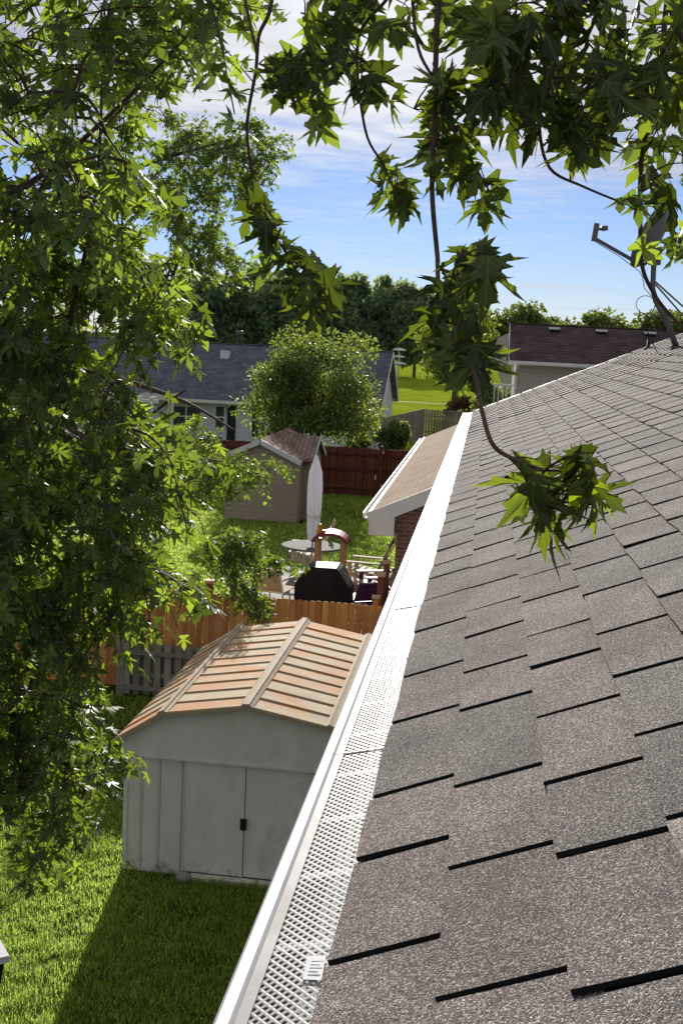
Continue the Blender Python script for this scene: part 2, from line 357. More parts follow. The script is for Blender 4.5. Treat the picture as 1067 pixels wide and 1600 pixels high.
def cloth(name, col):
    m = bpy.data.materials.new(name); m.use_nodes = True; t = m.node_tree; t.nodes.clear()
    n = noise(t, geo(t, (6, 6, .6)), 4.0, 3); c = MIX(t, n, tuple(q * .9 for q in col), col)
    a = N(t, 'ShaderNodeBsdfDiffuse'); b = N(t, 'ShaderNodeBsdfTranslucent'); L(t, c, a.inputs[0]); L(t, c, b.inputs[0])
    x = N(t, 'ShaderNodeMixShader'); x.inputs[0].default_value = .4; L(t, a.outputs[0], x.inputs[1]); L(t, b.outputs[0], x.inputs[2])
    o = N(t, 'ShaderNodeOutputMaterial'); L(t, x.outputs[0], o.inputs[0]); return m
M['umbrella'] = cloth('umbrella cloth', (.86, .87, .92))
M['grill_cover'] = simple('black grill cover', (0.010, 0.010, 0.014), (0.020, 0.020, 0.026), 4, 0.6, bm=0.5, bd=0.04, spec=0.15)
M['sling'] = simple('tan sling cloth', (0.42, 0.30, 0.19), (0.52, 0.39, 0.26), 20, 0.8)
M['chair_white'] = simple('cream chair paint', (0.44, 0.38, 0.30), (0.54, 0.47, 0.38), 10, 0.8)
M['chair_frame'] = simple('white chair frame', (0.62, 0.62, 0.64), (0.74, 0.74, 0.75), 10, 0.5)
M['purple'] = simple('purple plastic', (0.085, 0.03, 0.12), (0.12, 0.045, 0.16), 10, 0.45)
M['pink_chair'] = simple('faded pink chair', (0.42, 0.27, 0.25), (0.52, 0.36, 0.33), 8, 0.6)
M['maroon'] = simple('maroon plastic', (0.20, 0.04, 0.06), (0.27, 0.065, 0.085), 6, 0.45)
M['toy_tan'] = simple('tan toy plastic', (0.44, 0.25, 0.12), (0.52, 0.32, 0.17), 6, 0.5)
M['toy_white'] = simple('cream toy plastic', (0.58, 0.50, 0.43), (0.66, 0.59, 0.52), 6, 0.5)
M['orange'] = simple('orange plastic', (0.55, 0.20, 0.02), (0.66, 0.27, 0.03), 6, 0.45)
M['table_top'] = simple('grey green table', (0.10, 0.12, 0.11), (0.17, 0.19, 0.17), 6, 0.8, spec=0.03)
M['dish'] = simple('grey dish metal', (0.12, 0.125, 0.14), (0.17, 0.175, 0.19), 6, 0.45)
M['steel'] = simple('dull galvanised steel', (0.10, 0.105, 0.11), (0.17, 0.175, 0.18), 14, 0.5, metal=0.3)
M['car_paint'] = simple('black car paint', (0.015, 0.015, 0.018), (0.02, 0.02, 0.024), 3, 0.2, spec=0.7)
M['bark'] = simple('maple bark', (0.055, 0.042, 0.034), (0.12, 0.10, 0.085), 18, 0.9, bm=0.6, scale=(3, 3, 0.8))
M['twig'] = simple('twig bark', (0.06, 0.035, 0.03), (0.13, 0.085, 0.07), 30, 0.7)
M['soil'] = simple('brown mulch', (0.09, 0.06, 0.045), (0.17, 0.12, 0.09), 14, 0.95, bm=0.6)
M['leaf'] = leaf_mat('maple leaf', (0.030, 0.066, 0.028), (0.125, 0.190, 0.066), (0.42, 0.62, 0.05), 0.44, rough=0.5, spec=0.75, pw_=1.6, lowt=0.34)
M['leaf_near'] = leaf_mat('near maple leaf', (0.022, 0.045, 0.015), (0.050, 0.085, 0.026), (0.42, 0.58, 0.03), 0.38, rough=0.5, spec=0.35, pw_=3.5, lowt=0.22, veins=True)  # darker copy: shade on the boughs and few backlit leaves put into colour
M['leaf_far'] = leaf_mat('garden tree leaf', (0.040, 0.075, 0.026), (0.115, 0.175, 0.058), (0.34, 0.46, 0.06), 0.42, rough=0.5)
M['leaf_wood_hazy'] = leaf_mat('woodland leaf', (0.085, 0.135, 0.11), (0.20, 0.27, 0.17), (0.44, 0.58, 0.27), 0.45, rough=0.8, spec=0.05)  # paler, bluer leaf colour stands in for haze over the far trees
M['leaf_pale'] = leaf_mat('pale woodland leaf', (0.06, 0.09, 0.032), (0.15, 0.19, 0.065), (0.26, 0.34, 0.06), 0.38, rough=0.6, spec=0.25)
M['leaf_red'] = leaf_mat('reddish shrub leaf', (0.05, 0.032, 0.022), (0.12, 0.08, 0.045), (0.20, 0.12, 0.03), 0.35, rough=0.6, spec=0.25)
M['blade'] = leaf_mat('grass blade', (0.035, 0.065, 0.018), (0.19, 0.25, 0.07), (0.70, 0.95, 0.18), 0.6, rough=0.6, spec=0.2)
def ground_mat(name, c_lo, c_mid, c_hi):
    m, t, b = new_mat(name); g = geo(t)
    n = noise(t, g, 0.35, 5); n2 = noise(t, g, 7.0, 6, 0.7); n3 = noise(t, g, 60.0, 4, 0.7)
    k = MATH(t, 'ADD', MATH(t, 'ADD', MATH(t, 'MULTIPLY', n, 0.45), MATH(t, 'MULTIPLY', n2, 0.35)), MATH(t, 'MULTIPLY', n3, 0.3))
    c = RAMP(t, k, [(0.36, c_lo), (0.56, c_mid), (0.72, c_hi)])
    L(t, c, b.inputs['Base Color']); b.inputs['Roughness'].default_value = 1.0; b.inputs['Specular IOR Level'].default_value = 0.0
    bump(t, b, MATH(t, 'ADD', n2, n3), 0.7, 0.05); return m
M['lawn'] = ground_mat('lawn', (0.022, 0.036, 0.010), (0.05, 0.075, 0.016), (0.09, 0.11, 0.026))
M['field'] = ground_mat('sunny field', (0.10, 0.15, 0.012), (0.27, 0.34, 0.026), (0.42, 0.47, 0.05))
M['asphalt'] = simple('path asphalt', (0.045, 0.045, 0.045), (0.07, 0.07, 0.07), 6, 0.9)

# ------------------------------------------------------------------ ground
g = G()
xs = [-1500, -200, -60, -25, -10, -6, -3, 0, 4, 15, 60, 200, 1500]; ys = [-300, -40, -5, 4, 8, 10, 12, 15, 20, 30, 45, 70, 110, 200, 500, 2500]
V = [(x, y, 0.0) for y in ys for x in xs]; nx = len(xs)
g.add(V, [(j * nx + i, j * nx + i + 1, (j + 1) * nx + i + 1, (j + 1) * nx + i) for j in range(len(ys) - 1) for i in range(nx - 1)])
struct(g, 'ground', M['lawn'])
g = G(); g.add([(-400, 44, 0.002), (400, 44, 0.002), (400, 420, 0.002), (-400, 420, 0.002)], [(0, 1, 2, 3)])
struct(g, 'field', M['field'])
g = G(); g.add([(-60, 116.5, 0.008), (40, 112.5, 0.008), (40, 113.3, 0.008), (-60, 117.3, 0.008)], [(0, 1, 2, 3)])
struct(g, 'path', M['asphalt'])
g = G(); g.add([(-3.6, 44.2, 0.008), (2.5, 44.2, 0.008), (2.5, 70.5, 0.008), (-3.4, 70.5, 0.008)], [(0, 1, 2, 3)])
struct(g, 'mulch_bed', M['soil'])

# grass blades where the lawn is close enough to see them
def make_grass(n, box, hr, wr, label, hole):
    x = rng.uniform(box[0], box[1], n); y = rng.uniform(box[2], box[3], n)
    keep = ~hole(x, y)
    keep &= (np.sin(x * 5.1 + y * 2.3) + np.sin(x * 2.7 - y * 6.1) + rng.normal(0, 1.0, n)) > -1.6
    x, y = x[keep], y[keep]; n = len(x)
    clump = 0.5 + 0.5 * np.sin(x * 9.0 + np.sin(y * 7.0) * 2) * np.sin(y * 8.0 + np.sin(x * 6.0) * 2)
    broad = 0.5 + 0.25 * np.sin(x * 1.7 + y * .9) + 0.25 * np.sin(y * 1.3 - x * .8)
    h = rng.uniform(hr[0], hr[1], n) * (0.6 + 0.75 * clump) * (.75 + .5 * broad); wd = rng.uniform(wr[0], wr[1], n)
    a = rng.uniform(0, 2 * math.pi, n); ln = rng.uniform(0.2, 1.2, n) * h
    dx, dy = np.cos(a), np.sin(a); px, py = -dy * wd, dx * wd
    P = np.stack([x, y, np.zeros(n)], 1)
    D = np.stack([dx, dy, np.zeros(n)], 1); W = np.stack([px, py, np.zeros(n)], 1); Z = np.array([0, 0, 1.0])
    v = np.stack([P - W, P + W, P + D * ln[:, None] * .45 + Z * h[:, None] * .65 - W * .8, P + D * ln[:, None] * .45 + Z * h[:, None] * .65 + W * .8, P + D * ln[:, None] + Z * h[:, None] * .85], 1)
    T = (np.arange(n)[:, None, None] * 5 + np.array([[0, 1, 3], [0, 3, 2], [2, 3, 4]])[None]).reshape(-1, 3)
    tint = np.repeat(np.clip(0.12 + 0.35 * clump + .3 * broad + rng.normal(0, .2, n), 0, 0.999), 5)
    o = link('grass', fast_mesh('grass', v.reshape(-1, 3), T, M['blade'], tint)); o['kind'] = 'stuff'
    o['label'] = label; o['category'] = 'grass'
make_grass(300000, (-6.8, 0.2, 7.6, 17.0), (.04, .085), (.002, .0042), 'rough mown grass around the metal shed', lambda x, y: ((x > -3.5) & (x < -0.9) & (y > 11.25) & (y < 14.95)) | ((y > 13) & (rng.random(len(x)) < .6)))
make_grass(230000, (-11.5, -1.3, 17.7, 42.0), (.07, .12), (.007, .014), 'mown grass of the neighbouring garden beyond the cedar fence', lambda x, y: ((x > -7.72) & (x < -5.28) & (y > 34.75) & (y < 39.6)) | ((x > -1.41) & (y > 20.1)) | ((x > -4.3) & (y < 24)))
# ------------------------------------------------------------------ our house: roof, shingles, gutter and guard
TH = 0.415; UPX, UPZ = math.cos(TH), math.sin(TH); CRS = 0.143; TAB = 0.305; YEND = 13.6; YBEG = -2.2
RX, RZ = -0.0057, H - 0.6832                                       # line between first and second course
def roofp(u, s, h=0.0): return np.array([RX + u * UPX - h * UPZ, s, RZ + u * UPZ + h * UPX])
XR = 4.35; ur = (XR - RX) / UPX
house = thing('house', 'near house with grey brown shingle roof and white guarded gutter', 'house', (4.3, 6, 0))
g = G(); g.box((0.32, YBEG + .4, 0), (8.4, YEND - .35, 4.72)); g.prism([(0.32, 4.721), (8.4, 4.721), (4.36, 6.42)], 1, YBEG + .4, YEND - .35)
part(g, 'wall', M['house_wall'], house)
g = G(); a = roofp(-1.0 * CRS, 0, -.004); b_ = roofp(ur, 0, -.004); c_ = roofp(ur, 0, -.14); d_ = roofp(-1.0 * CRS, 0, -.12)
e_ = (2 * XR - a[0], a[2]); f_ = (2 * XR - d_[0], d_[2])
g.prism([(a[0], a[2]), (d_[0], d_[2]), (c_[0], c_[2]), f_, e_, (b_[0], b_[2])], 1, YBEG, YEND - .02)
roof = part(g, 'roof', M['deck'], house)
g = G(); g.box((-0.118, YBEG, 4.68), (-0.098, YEND - .02, 4.845)); part(g, 'fascia', M['white_trim'], house)
g = G(); g.box((-0.097, YBEG, 4.685), (0.319, YEND - .02, 4.70)); part(g, 'soffit', M['white_trim'], house)
# rake trim at the far gable end
g = G()
for u0, u1 in ((-1.0 * CRS, ur),):
    g.bar(roofp(u0, YEND + .004, -.07), roofp(u1, YEND + .004, -.07), 0.03, 0.14)
part(g, 'rake_board', M['white_trim'], house)
# far (east) slope, seen only from elsewhere
g = G(); g.add([(XR, YBEG, b_[2] + .012), (XR, YEND, b_[2] + .012), (2 * XR - a[0] + .02, YEND, a[2]), (2 * XR - a[0] + .02, YBEG, a[2])], [(3, 2, 1, 0)])
part(g, 'rear_roof_slope', M['shingle'], house)

SLOTS = {-1: [1.282, 1.559, 1.802, 2.177, 2.501, 2.919, 3.287, 3.612, 3.835, 4.131, 4.454, 4.792],
         0: [1.133, 1.441, 1.728, 2.109, 2.368, 2.682, 2.947, 3.243, 3.553, 3.87, 4.196, 4.585],
         1: [1.379, 1.628, 1.931, 2.239, 2.49, 2.835, 3.141], 2: [2.324, 2.701, 3.009, 3.335]}
tabs = []            # (u0, s0, s1)
ncr = int(ur / CRS) + 1
for k in range(-1, ncr):
    if k in SLOTS: sl_ = list(SLOTS[k])
    else: sl_ = [2.0 + ((k % 2) * 0.5 + random.uniform(-.12, .12)) * TAB]
    while sl_[0] > YBEG: sl_.insert(0, sl_[0] - TAB + random.uniform(-.006, .006))
    sl_[0] = YBEG
    while sl_[-1] < YEND - .02: sl_.append(sl_[-1] + TAB + random.uniform(-.012, .012))
    sl_[-1] = YEND
    for i in range(len(sl_) - 1):
        if sl_[i + 1] - sl_[i] > 0.03: tabs.append((k * CRS, sl_[i], sl_[i + 1], k))
SLOT = 0.0112
def tab_verts(u0, s0, s1, first, last, j):
    gap0 = 0 if first else SLOT / 2; gap1 = 0 if last else SLOT / 2
    a, b = s0 + gap0, s1 - gap1; top = u0 + CRS + 0.03
    if top > ur: top = ur
    n = 3; ss = np.linspace(a, b, n); lift = 0.0020 + 0.0009 * min(1.0, abs(j[6]))
    ed = u0 + j[:n] * 0.0018; wob = max(-1, min(1, j[7])) * 0.0016
    lo = 0.0066; th_ = 0.0066
    v = []
    for i, s in enumerate(ss):
        li = lo + j[3 + i] * 0.0011; s = s + (wob if i == 0 else 0.0)
        li += lift * (1 - i / (n - 1)) ** 1.5
        v += [(ed[i], s, li - .0005), (ed[i], s, li + th_), (top, s, -.0008), (top, s, th_ - .0012 + lift * .7 * (1 - i / (n - 1)) ** 1.5)]
    P = np.array([roofp(*q) for q in v])
    f = []
    for i in range(n - 1):
        q = 4 * i; r = q + 4
        f += [(q + 1, r + 1, r + 3), (q + 1, r + 3, q + 3), (q, r, r + 1), (q, r + 1, q + 1)]
    f += [(0, 1, 3), (0, 3, 2), (4 * n - 4, 4 * n - 2, 4 * n - 1), (4 * n - 4, 4 * n - 1, 4 * n - 3)]
    return P, f
def area_px(t):
    c = roofp(t[0] + .07, (t[1] + t[2]) / 2) - CAMP; d = c @ Fv
    if d < .3: return 0
    x = 533.5 + FPX * (c @ Rv) / d; y = 800 - FPX * (c @ Uv) / d
    if x < 300 or x > 1150 or y > 1720: return 0
    return (t[2] - t[1]) / d ** 3
order = sorted(range(len(tabs)), key=lambda i: -area_px(tabs[i])); near = set(order[:298])
FV, FT, FI, nv = [], [], [], 0
for i, t in enumerate(tabs):
    P, f = tab_verts(t[0], t[1], t[2], t[1] <= YBEG, t[2] >= YEND, rng.normal(0, 1, 8))
    if i in near:
        c = P.mean(0); me = bpy.data.meshes.new('shingle'); me.from_pydata((P - c).tolist(), [], f); me.materials.append(M['shingle']); me.materials.append(M['deck']); me.polygons[8].material_index = 1; me.polygons[9].material_index = 1
        o = link('shingle', me, roof, False); o.location = c.tolist()
    else:
        FV.append(P); FT.append(np.array(f) + nv); FI.append(np.full(len(P), random.random())); nv += len(P)
o = link('shingle_field', fast_mesh('shingle_field', np.concatenate(FV), np.concatenate(FT), M['shingle'], np.concatenate(FI)), roof, False); o['kind'] = 'stuff'
o.data.materials.append(M['deck'])
mi = np.zeros(len(o.data.polygons), np.int32).reshape(-1, 12); mi[:, 8:10] = 1; o.data.polygons.foreach_set('material_index', mi.ravel())
# rake shingle edge lip
g = G(); g.bar(roofp(-1.0 * CRS, YEND + .012, .006), roofp(ur, YEND + .012, .006), 0.025, 0.012); part(g, 'drip_edge', M['steel'], house)

# gutter: K profile, open on top
gx0, gx1, gz = -0.121, -0.252, 4.838
prof = [(gx0, gz + .012), (gx0, gz - .115), (gx0 - .065, gz - .118), (gx0 - .080, gz - .075), (gx1 - .004, gz - .045), (gx1 - .006, gz - .004),
        (gx1, gz + .006), (gx1 + .014, gz + .007), (gx1 + .023, gz + .001), (gx1 + .024, gz - .010), (gx1 + .020, gz - .011), (gx1 + .018, gz - .003), (gx1 + .012, gz + .001), (gx1 + .003, gz - .002), (gx1 + .001, gz - .042),
        (gx0 - .078, gz - .070), (gx0 - .062, gz - .113), (gx0 - .003, gz - .110), (gx0 - .003, gz + .012)]
g = G(); n = len(prof)
for y0, y1 in ((YBEG, 2.062), (2.064, YEND + .02)):
    v = [(x, y, z) for y in (y0, y1) for x, z in prof]
    g.add(v, [(i, (i + 1) % n, n + (i + 1) % n, n + i) for i in range(n)])
g.prism([p_ for p_ in prof[:7]] + [(gx0, gz + .006)], 1, YEND + .021, YEND + .023)
part(g, 'gutter', M['gutter'], house)
g = G(); g.box((gx1 + .01, YBEG, gz - .110), (gx0 - .004, YEND, gz - .06)); part(g, 'gutter_debris', M['trough'], house)
# expanded metal guard, one shared panel
def guard_mesh(LEN):
    x_lip, z_lip = gx1 + .022, gz + .0045
    x_in, z_in = -0.122, gz + .030
    Wd = math.hypot(x_in - x_lip, z_in - z_lip); ex = np.array([(x_in - x_lip) / Wd, 0, (z_in - z_lip) / Wd]); ez = np.array([-ex[2], 0, ex[0]])
    org = np.array([x_lip, 0, z_lip])
    def P(x, y, z=0.0): return org + ex * x + np.array([0, y, 0]) + ez * z
    b0, b1 = .008, Wd - .006; na = 7; a = (b1 - b0) / na; nb_ = int(LEN / .0165); b = LEN / nb_
    V, T = [], []
    def quad(p): 
        k = len(V); V.extend(p); T.append((k, k + 1, k + 2)); T.append((k, k + 2, k + 3))
    for jj in range(2 * nb_):
        for ii in range(na):
            cx = b0 + (ii + .5 + (0.5 if jj % 2 else 0)) * a; cy_ = (jj + 0.5) * b / 2 + (0)
            if cx + a / 2 > b1 + 1e-6: continue
            band = (jj // 2) % 12 in (6,)
            o4 = [(cx - a / 2, cy_), (cx, cy_ - b / 2), (cx + a / 2, cy_), (cx, cy_ + b / 2)]
            sx_, sy_ = (.30, .32) if band else (.56, .58)
            i4 = [(cx + (q[0] - cx) * sx_, cy_ + (q[1] - cy_) * sy_) for q in o4]
            for q in range(4):
                r = (q + 1) % 4
                zi = (-.0004,) * 4
                quad([P(o4[q][0], min(max(o4[q][1], 0), LEN)), P(o4[r][0], min(max(o4[r][1], 0), LEN)), P(i4[r][0], min(max(i4[r][1], 0), LEN), zi[q]), P(i4[q][0], min(max(i4[q][1], 0), LEN), zi[q])])
    for x0, x1, z in ((-.002, b0 + a * .42, .0014), (b1 - a * .45, Wd + .003, .0014)):
        quad([P(x0, 0.0008, z), P(x1, 0.0008, z), P(x1, LEN - .0008, z), P(x0, LEN - .0008, z)])
    quad([P(-.001, 0.0, .002), P(Wd, 0.0, .002), P(Wd, .005, .002), P(-.001, .005, .002)])
    return fast_mesh('gutter_guard', np.array(V), np.array(T), M['guard']), P, Wd
LEN = 1.22
gme, GP, GW = guard_mesh(LEN)
guards = []
y = -1.6
while y < YEND - .1:
    o = link('gutter_guard', gme, house, True); o.location = (0, y, rng.uniform(-.0006, .0006)); guards.append((o, y))
    if y + LEN > YEND: o.scale = (1, (YEND - y) / LEN, 1)
    y += LEN
def sticker(s, x0, x1, ln, skew):
    for o, y in guards:
        if y <= s < y + LEN:
            gg = G(); yy = s - y
            gg.add([GP(x0, yy, .0026), GP(x1, yy + skew, .0026), GP(x1 - .002, yy + ln + skew, .0034), GP(x0 - .002, yy + ln, .0026)], [(0, 1, 2, 3)])
            st = part(gg, 'sticker', M['sticker'], o, False, False)
            pg = G()
            for r in range(5):
                q = yy + ln * (.18 + .14 * r); pg.add([GP(x0 + .005, q + skew * .2, .0034), GP(x0 + (.017 if r % 2 else .021), q + skew * .8, .0036), GP(x0 + (.017 if r % 2 else .021), q + ln * .07 + skew * .8, .0036), GP(x0 + .005, q + ln * .07 + skew * .2, .0034)], [(0, 1, 2, 3)])
            bpy_o = part(pg, 'print', M['print'], o, False, False)
sticker(1.262, .064, .088, .055, -.006)
sticker(2.70, .085, .097, .04, 0)
# small pipe boot on the slope near the rake
pv = roofp(13.1 * CRS, 13.15)
g = G(); g.lathe([(0.05, -.03), (0.045, .01), (0.018, .03), (0.015, .10), (0.011, .10)], pv, 12); part(g, 'pipe_vent', M['black'], house, True)

# ------------------------------------------------------------------ satellite dish on the roof
dk_ = 11.3
def D(x, y, Y=dk_): return at(x, y, Y)
foot = roofp(13.3 * CRS, 11.35)
dish = thing('satellite_dish', 'grey satellite dish on a bent mast near the roof edge', 'satellite dish', foot.tolist())
g = G(); g.box((foot[0] - .07, foot[1] - .12, foot[2] - .03), (foot[0] + .07, foot[1] + .12, foot[2] + .02)); part(g, 'foot_plate', M['steel'], dish)
mast = [foot, D(1042, 505), D(1024, 470), D(1019, 452), D(1021, 405), D(1026, 385)]
g = G(); g.tube(mast, [.028, .028, .027, .026, .025, .025], 10); part(g, 'mast', M['steel'], dish, True)
g = G(); g.tube([D(1023, 440), roofp(15.4 * CRS, 11.0, .01)], .009, 6); part(g, 'brace', M['steel'], dish, True)
g = G(); g.tube([D(1024, 445), roofp(15.6 * CRS, 11.9, .01)], .009, 6); part(g, 'brace', M['steel'], dish, True)
# reflector: shallow oval bowl facing left and up (towards -X)
ctr = D(1026, 372); axis = np.array([-0.80, 0.42, 0.43]); axis /= np.linalg.norm(axis)
e1 = np.cross(axis, [0, 0, 1.0]); e1 /= np.linalg.norm(e1); e2 = np.cross(e1, axis)
g = G(); rings, seg = 6, 28; v = []
for side in (0, 1):
    for i in range(rings + 1):
        r = i / rings
        for k in range(seg):
            q = 2 * math.pi * k / seg
            v.append(ctr + e1 * .26 * r * math.cos(q) + e2 * .33 * r * math.sin(q) + axis * (0.075 * r * r - side * (.012 + .01 * (1 - r))))
nn = (rings + 1) * seg; f = []
for side in (0, 1):
    for i in range(rings):
        for k in range(seg):
            q = (side * nn + i * seg + k, side * nn + i * seg + (k + 1) % seg, side * nn + (i + 1) * seg + (k + 1) % seg, side * nn + (i + 1) * seg + k)
            f.append(q if side == 0 else q[::-1])
f += [(rings * seg + k, rings * seg + (k + 1) % seg, nn + rings * seg + (k + 1) % seg, nn + rings * seg + k) for k in range(seg)]
g.add(v, f); part(g, 'reflector', M['dish'], dish, True)
g = G(); g.box((-.05, -.05, -.08), (.05, .05, .08)); g.v[-1] = g.v[-1] + (D(1023, 400)); part(g, 'bracket', M['steel'], dish)
g = G(); g.bar(D(1003, 415), D(929, 373), .026, .032); g.bar(D(1003, 415), D(1022, 402), .03, .03); part(g, 'feed_arm', M['steel'], dish)
g = G(); g.bar(D(927, 377), D(932, 349), .035, .05); part(g, 'bracket', M['dish'], dish)
g = G(); hp = D(931, 358); g.tube([hp, D(939, 358), D(940, 357), D(949, 356)], [.012, .014, .028, .024], 8); part(g, 'feed_horn', M['dish'], dish, True)
cbl = [D(930, 378), D(965, 399), D(998, 424), D(1003, 432), D(1006, 450), D(1016, 462), D(1023, 466)]
lp = [D(1008 + 15 * math.cos(q), 476 + 14 * math.sin(q)) for q in np.linspace(-.3, 6.0, 22)]
cb2 = [D(1024, 468), D(1022, 480), D(1015, 496), D(1008, 512), roofp(12.2 * CRS, 11.5, .01)]
g = G(); g.tube(cbl, .0035, 5); g.tube(lp, .0035, 5); g.tube(cb2, .0045, 5); part(g, 'cable', M['black'], dish, True)

# ------------------------------------------------------------------ metal shed with rusty roof
SX, SY0, SY1 = -2.19, 11.28, 14.93
HW = 1.28
shed = thing('metal_shed', 'off white metal shed with rusty ribbed roof and double doors', 'shed', (SX, 13.1, 0))
ph = [(-HW, 0), (HW, 0), (HW, 1.46), (.87, 1.74), (0, 1.88), (-.87, 1.74), (-HW, 1.46)]
g = G(); g.prism([(SX + p_[0] * .985, max(.002, p_[1] - .03)) for p_ in ph], 1, SY0 + .05, SY1 - .03); part(g, 'inner_shell', M['dark_gap'], shed)
def panel(name, x0, x1, z0, z1, y, mt=None, th=.02, par=None):
    g = G(); g.box((x0, y, z0), (x1, y + th, z1)); return part(g, name, mt or M['shed'], par or shed)
edges = [-3.47, -3.27, -3.08, -2.83]
for i in range(3):
    x0, x1 = edges[i], edges[i + 1]
    g = G(); g.prism([(x0, SY0 + .03), (x0 + .03, SY0 + .008), (x1 - .03, SY0 + .008), (x1 - .004, SY0 + .03), (x1 - .004, SY0 + .045), (x0, SY0 + .045)], 2, .02, 1.40); part(g, 'wall_panel', M['shed'], shed)
for x0, x1 in ((-1.45, -1.2), (-1.2, -0.91)):
    g = G(); g.prism([(x0, SY0 + .03), (x0 + .03, SY0 + .008), (x1 - .03, SY0 + .008), (x1 - .004, SY0 + .03), (x1 - .004, SY0 + .045), (x0, SY0 + .045)], 2, .02, 1.40); part(g, 'wall_panel', M['shed'], shed)
for sgn in (-1, 1):
    g = G(); xx = SX + sgn * HW; g.box((min(xx, xx - sgn * .045), SY0 - .006, .01), (max(xx, xx - sgn * .045), SY0 + .05, 1.47)); part(g, 'corner_trim', M['shed'], shed)
# side walls with vertical ribs
for sgn in (-1, 1):
    for k in range(9):
        y0 = SY0 + .055 + k * .396; y1 = y0 + .392; xo = SX + sgn * HW; xi = xo - sgn * .03
        g = G(); g.prism([(xi, y0), (xo - sgn * .018, y0), (xo, y0 + .04), (xo, y1 - .04), (xo - sgn * .018, y1), (xi, y1)], 2, .015, 1.455); part(g, 'wall_panel', M['shed'], shed)
for k in range(6):
    x0 = SX - HW + .02 + k * .4135
    panel('wall_panel', x0, x0 + .408, .02, 1.45, SY1 - .02)
# header: gable sheet proud of the doors
g = G(); g.prism([(SX - HW - .02, 1.275), (SX + HW + .02, 1.275), (SX + HW + .02, 1.435), (SX + .87, 1.715), (SX, 1.855), (SX - .87, 1.715), (SX - HW - .02, 1.435)], 1, SY0 - .035, SY0 - .012); part(g, 'gable_panel', M['shed'], shed)
g = G(); g.prism([(SX - HW, 1.46), (SX + HW, 1.46), (SX + .87, 1.715), (SX, 1.855), (SX - .87, 1.715)], 1, SY1 - .018, SY1 + .002); part(g, 'gable_panel', M['shed'], shed)
g = G(); g.box((-3.3, SY0 - .05, 1.262), (-1.1, SY0 - .036, 1.285)); part(g, 'door_track', M['shed'], shed)
dl = panel('door', -2.815, -2.185, .05, 1.27, SY0 - .010, th=.018); dr = panel('door', -2.178, -1.50, .05, 1.265, SY0 - .004, th=.018)
for d0, xa, xb in ((dl, -2.815, -2.19), (dr, -2.172, -1.51)):
    pass
panel('handle', -2.215, -2.155, .575, .69, SY0 - .05, M['black'], .035, dl)
panel('door_edge', -2.20, -2.186, .05, 1.27, SY0 - .022, M['shed'], .011, dl)
panel('door_edge', -2.828, -2.816, .05, 1.27, SY0 - .02, M['shed'], .03, dl)
panel('door_edge', -1.50, -1.482, .05, 1.265, SY0 - .02, M['shed'], .03, dr)
g = G(); g.box((-2.72, SY0 - .12, .003), (-1.5, SY0 - .03, .048)); part(g, 'threshold', M['shed'], shed)
g = G(); g.box((SX - HW, SY0 - .008, .002), (-2.74, SY0 + .03, .019)); part(g, 'floor_frame', M['shed'], shed)
# roof: lapped ribbed sheets, nearer edge of each standing proud
RP = [(-1.36, 1.435), (-.88, 1.755), (0, 1.905), (.88, 1.755), (1.36, 1.435)]
NP = 11; yy = np.linspace(SY0 - .09, SY1 + .06, NP + 1)
for si in range(4):
    (xa, za), (xb, zb) = RP[si], RP[si + 1]
    nn_ = np.array([-(zb - za), 0, xb - xa]); nn_ /= np.linalg.norm(nn_)
    pw = yy[1] - yy[0]; a0 = np.array([SX + xa, 0, za]); b0_ = np.array([SX + xb, 0, zb])
    rows = [(0, -.004), (0, .016), (.012, .0165), (.018, .008), (pw - .05, .003), (pw + .008, .002), (pw + .008, -.006)]
    V = []
    for p_ in (a0, b0_):
        V += [p_ + nn_ * h_ + np.array([0, y_, 0]) for y_, h_ in rows]
    k = len(rows); F_ = [(i, i + 1, k + i + 1, k + i) for i in range(k - 1)] + [tuple(range(k - 1, -1, -1)), tuple(range(k, 2 * k))]
    gg = G(); gg.add(V, F_); me = gg.mesh('roof_panel', M['rusty'])
    for i in range(NP):
        o = link('roof_panel', me, shed); o.location = (0, yy[i], rng.uniform(-.001, .001))
def strip(x, z, nl, nr, wd, name):
    """ribbed cap that runs the length of the shed along a fold of the roof"""
    g = G(); pl = np.array([SX + x, z]); L_ = np.array(nl); R_ = np.array(nr)
    pr_ = [pl + L_ * wd + (0, .014), pl + L_ * wd * .55 + (0, .030), pl + L_ * wd * .45 + (0, .044), pl + (0, .034), pl + R_ * wd * .45 + (0, .044), pl + R_ * wd * .55 + (0, .030), pl + R_ * wd + (0, .014), pl + (0, -.012)]
    g.prism([tuple(q) for q in pr_], 1, SY0 - .105, SY1 + .085); return part(g, name, M['shed_trim'], shed)
strip(0, 1.905, (-.985, -.168), (.985, -.168), .075, 'ridge_cap')
strip(-.88, 1.755, (-.83, -.553), (.985, .168), .07, 'fold_cap'); strip(.88, 1.755, (-.985, .168), (.83, -.553), .07, 'fold_cap')
for i in range(4):
    (xa, za), (xb, zb) = RP[i], RP[i + 1]
    g = G(); g.bar((SX + xa, SY0 - .10, za - .012), (SX + xb, SY0 - .10, zb - .012), .02, .038); part(g, 'gable_trim', M['shed_trim'], shed)
g = G(); v = []
for i in range(40):
    pass
g.lathe([(.03, 0), (.075, .01), (.085, .04), (.06, .075), (.02, .085)], (-2.77, SY0 - .13, .002), 9)
st = part(g, 'stone', M['stone'], None, True); tag(st, 'small pale stone at the foot of the shed doors', 'stone')
st.rotation_euler = (0, 0, 0)

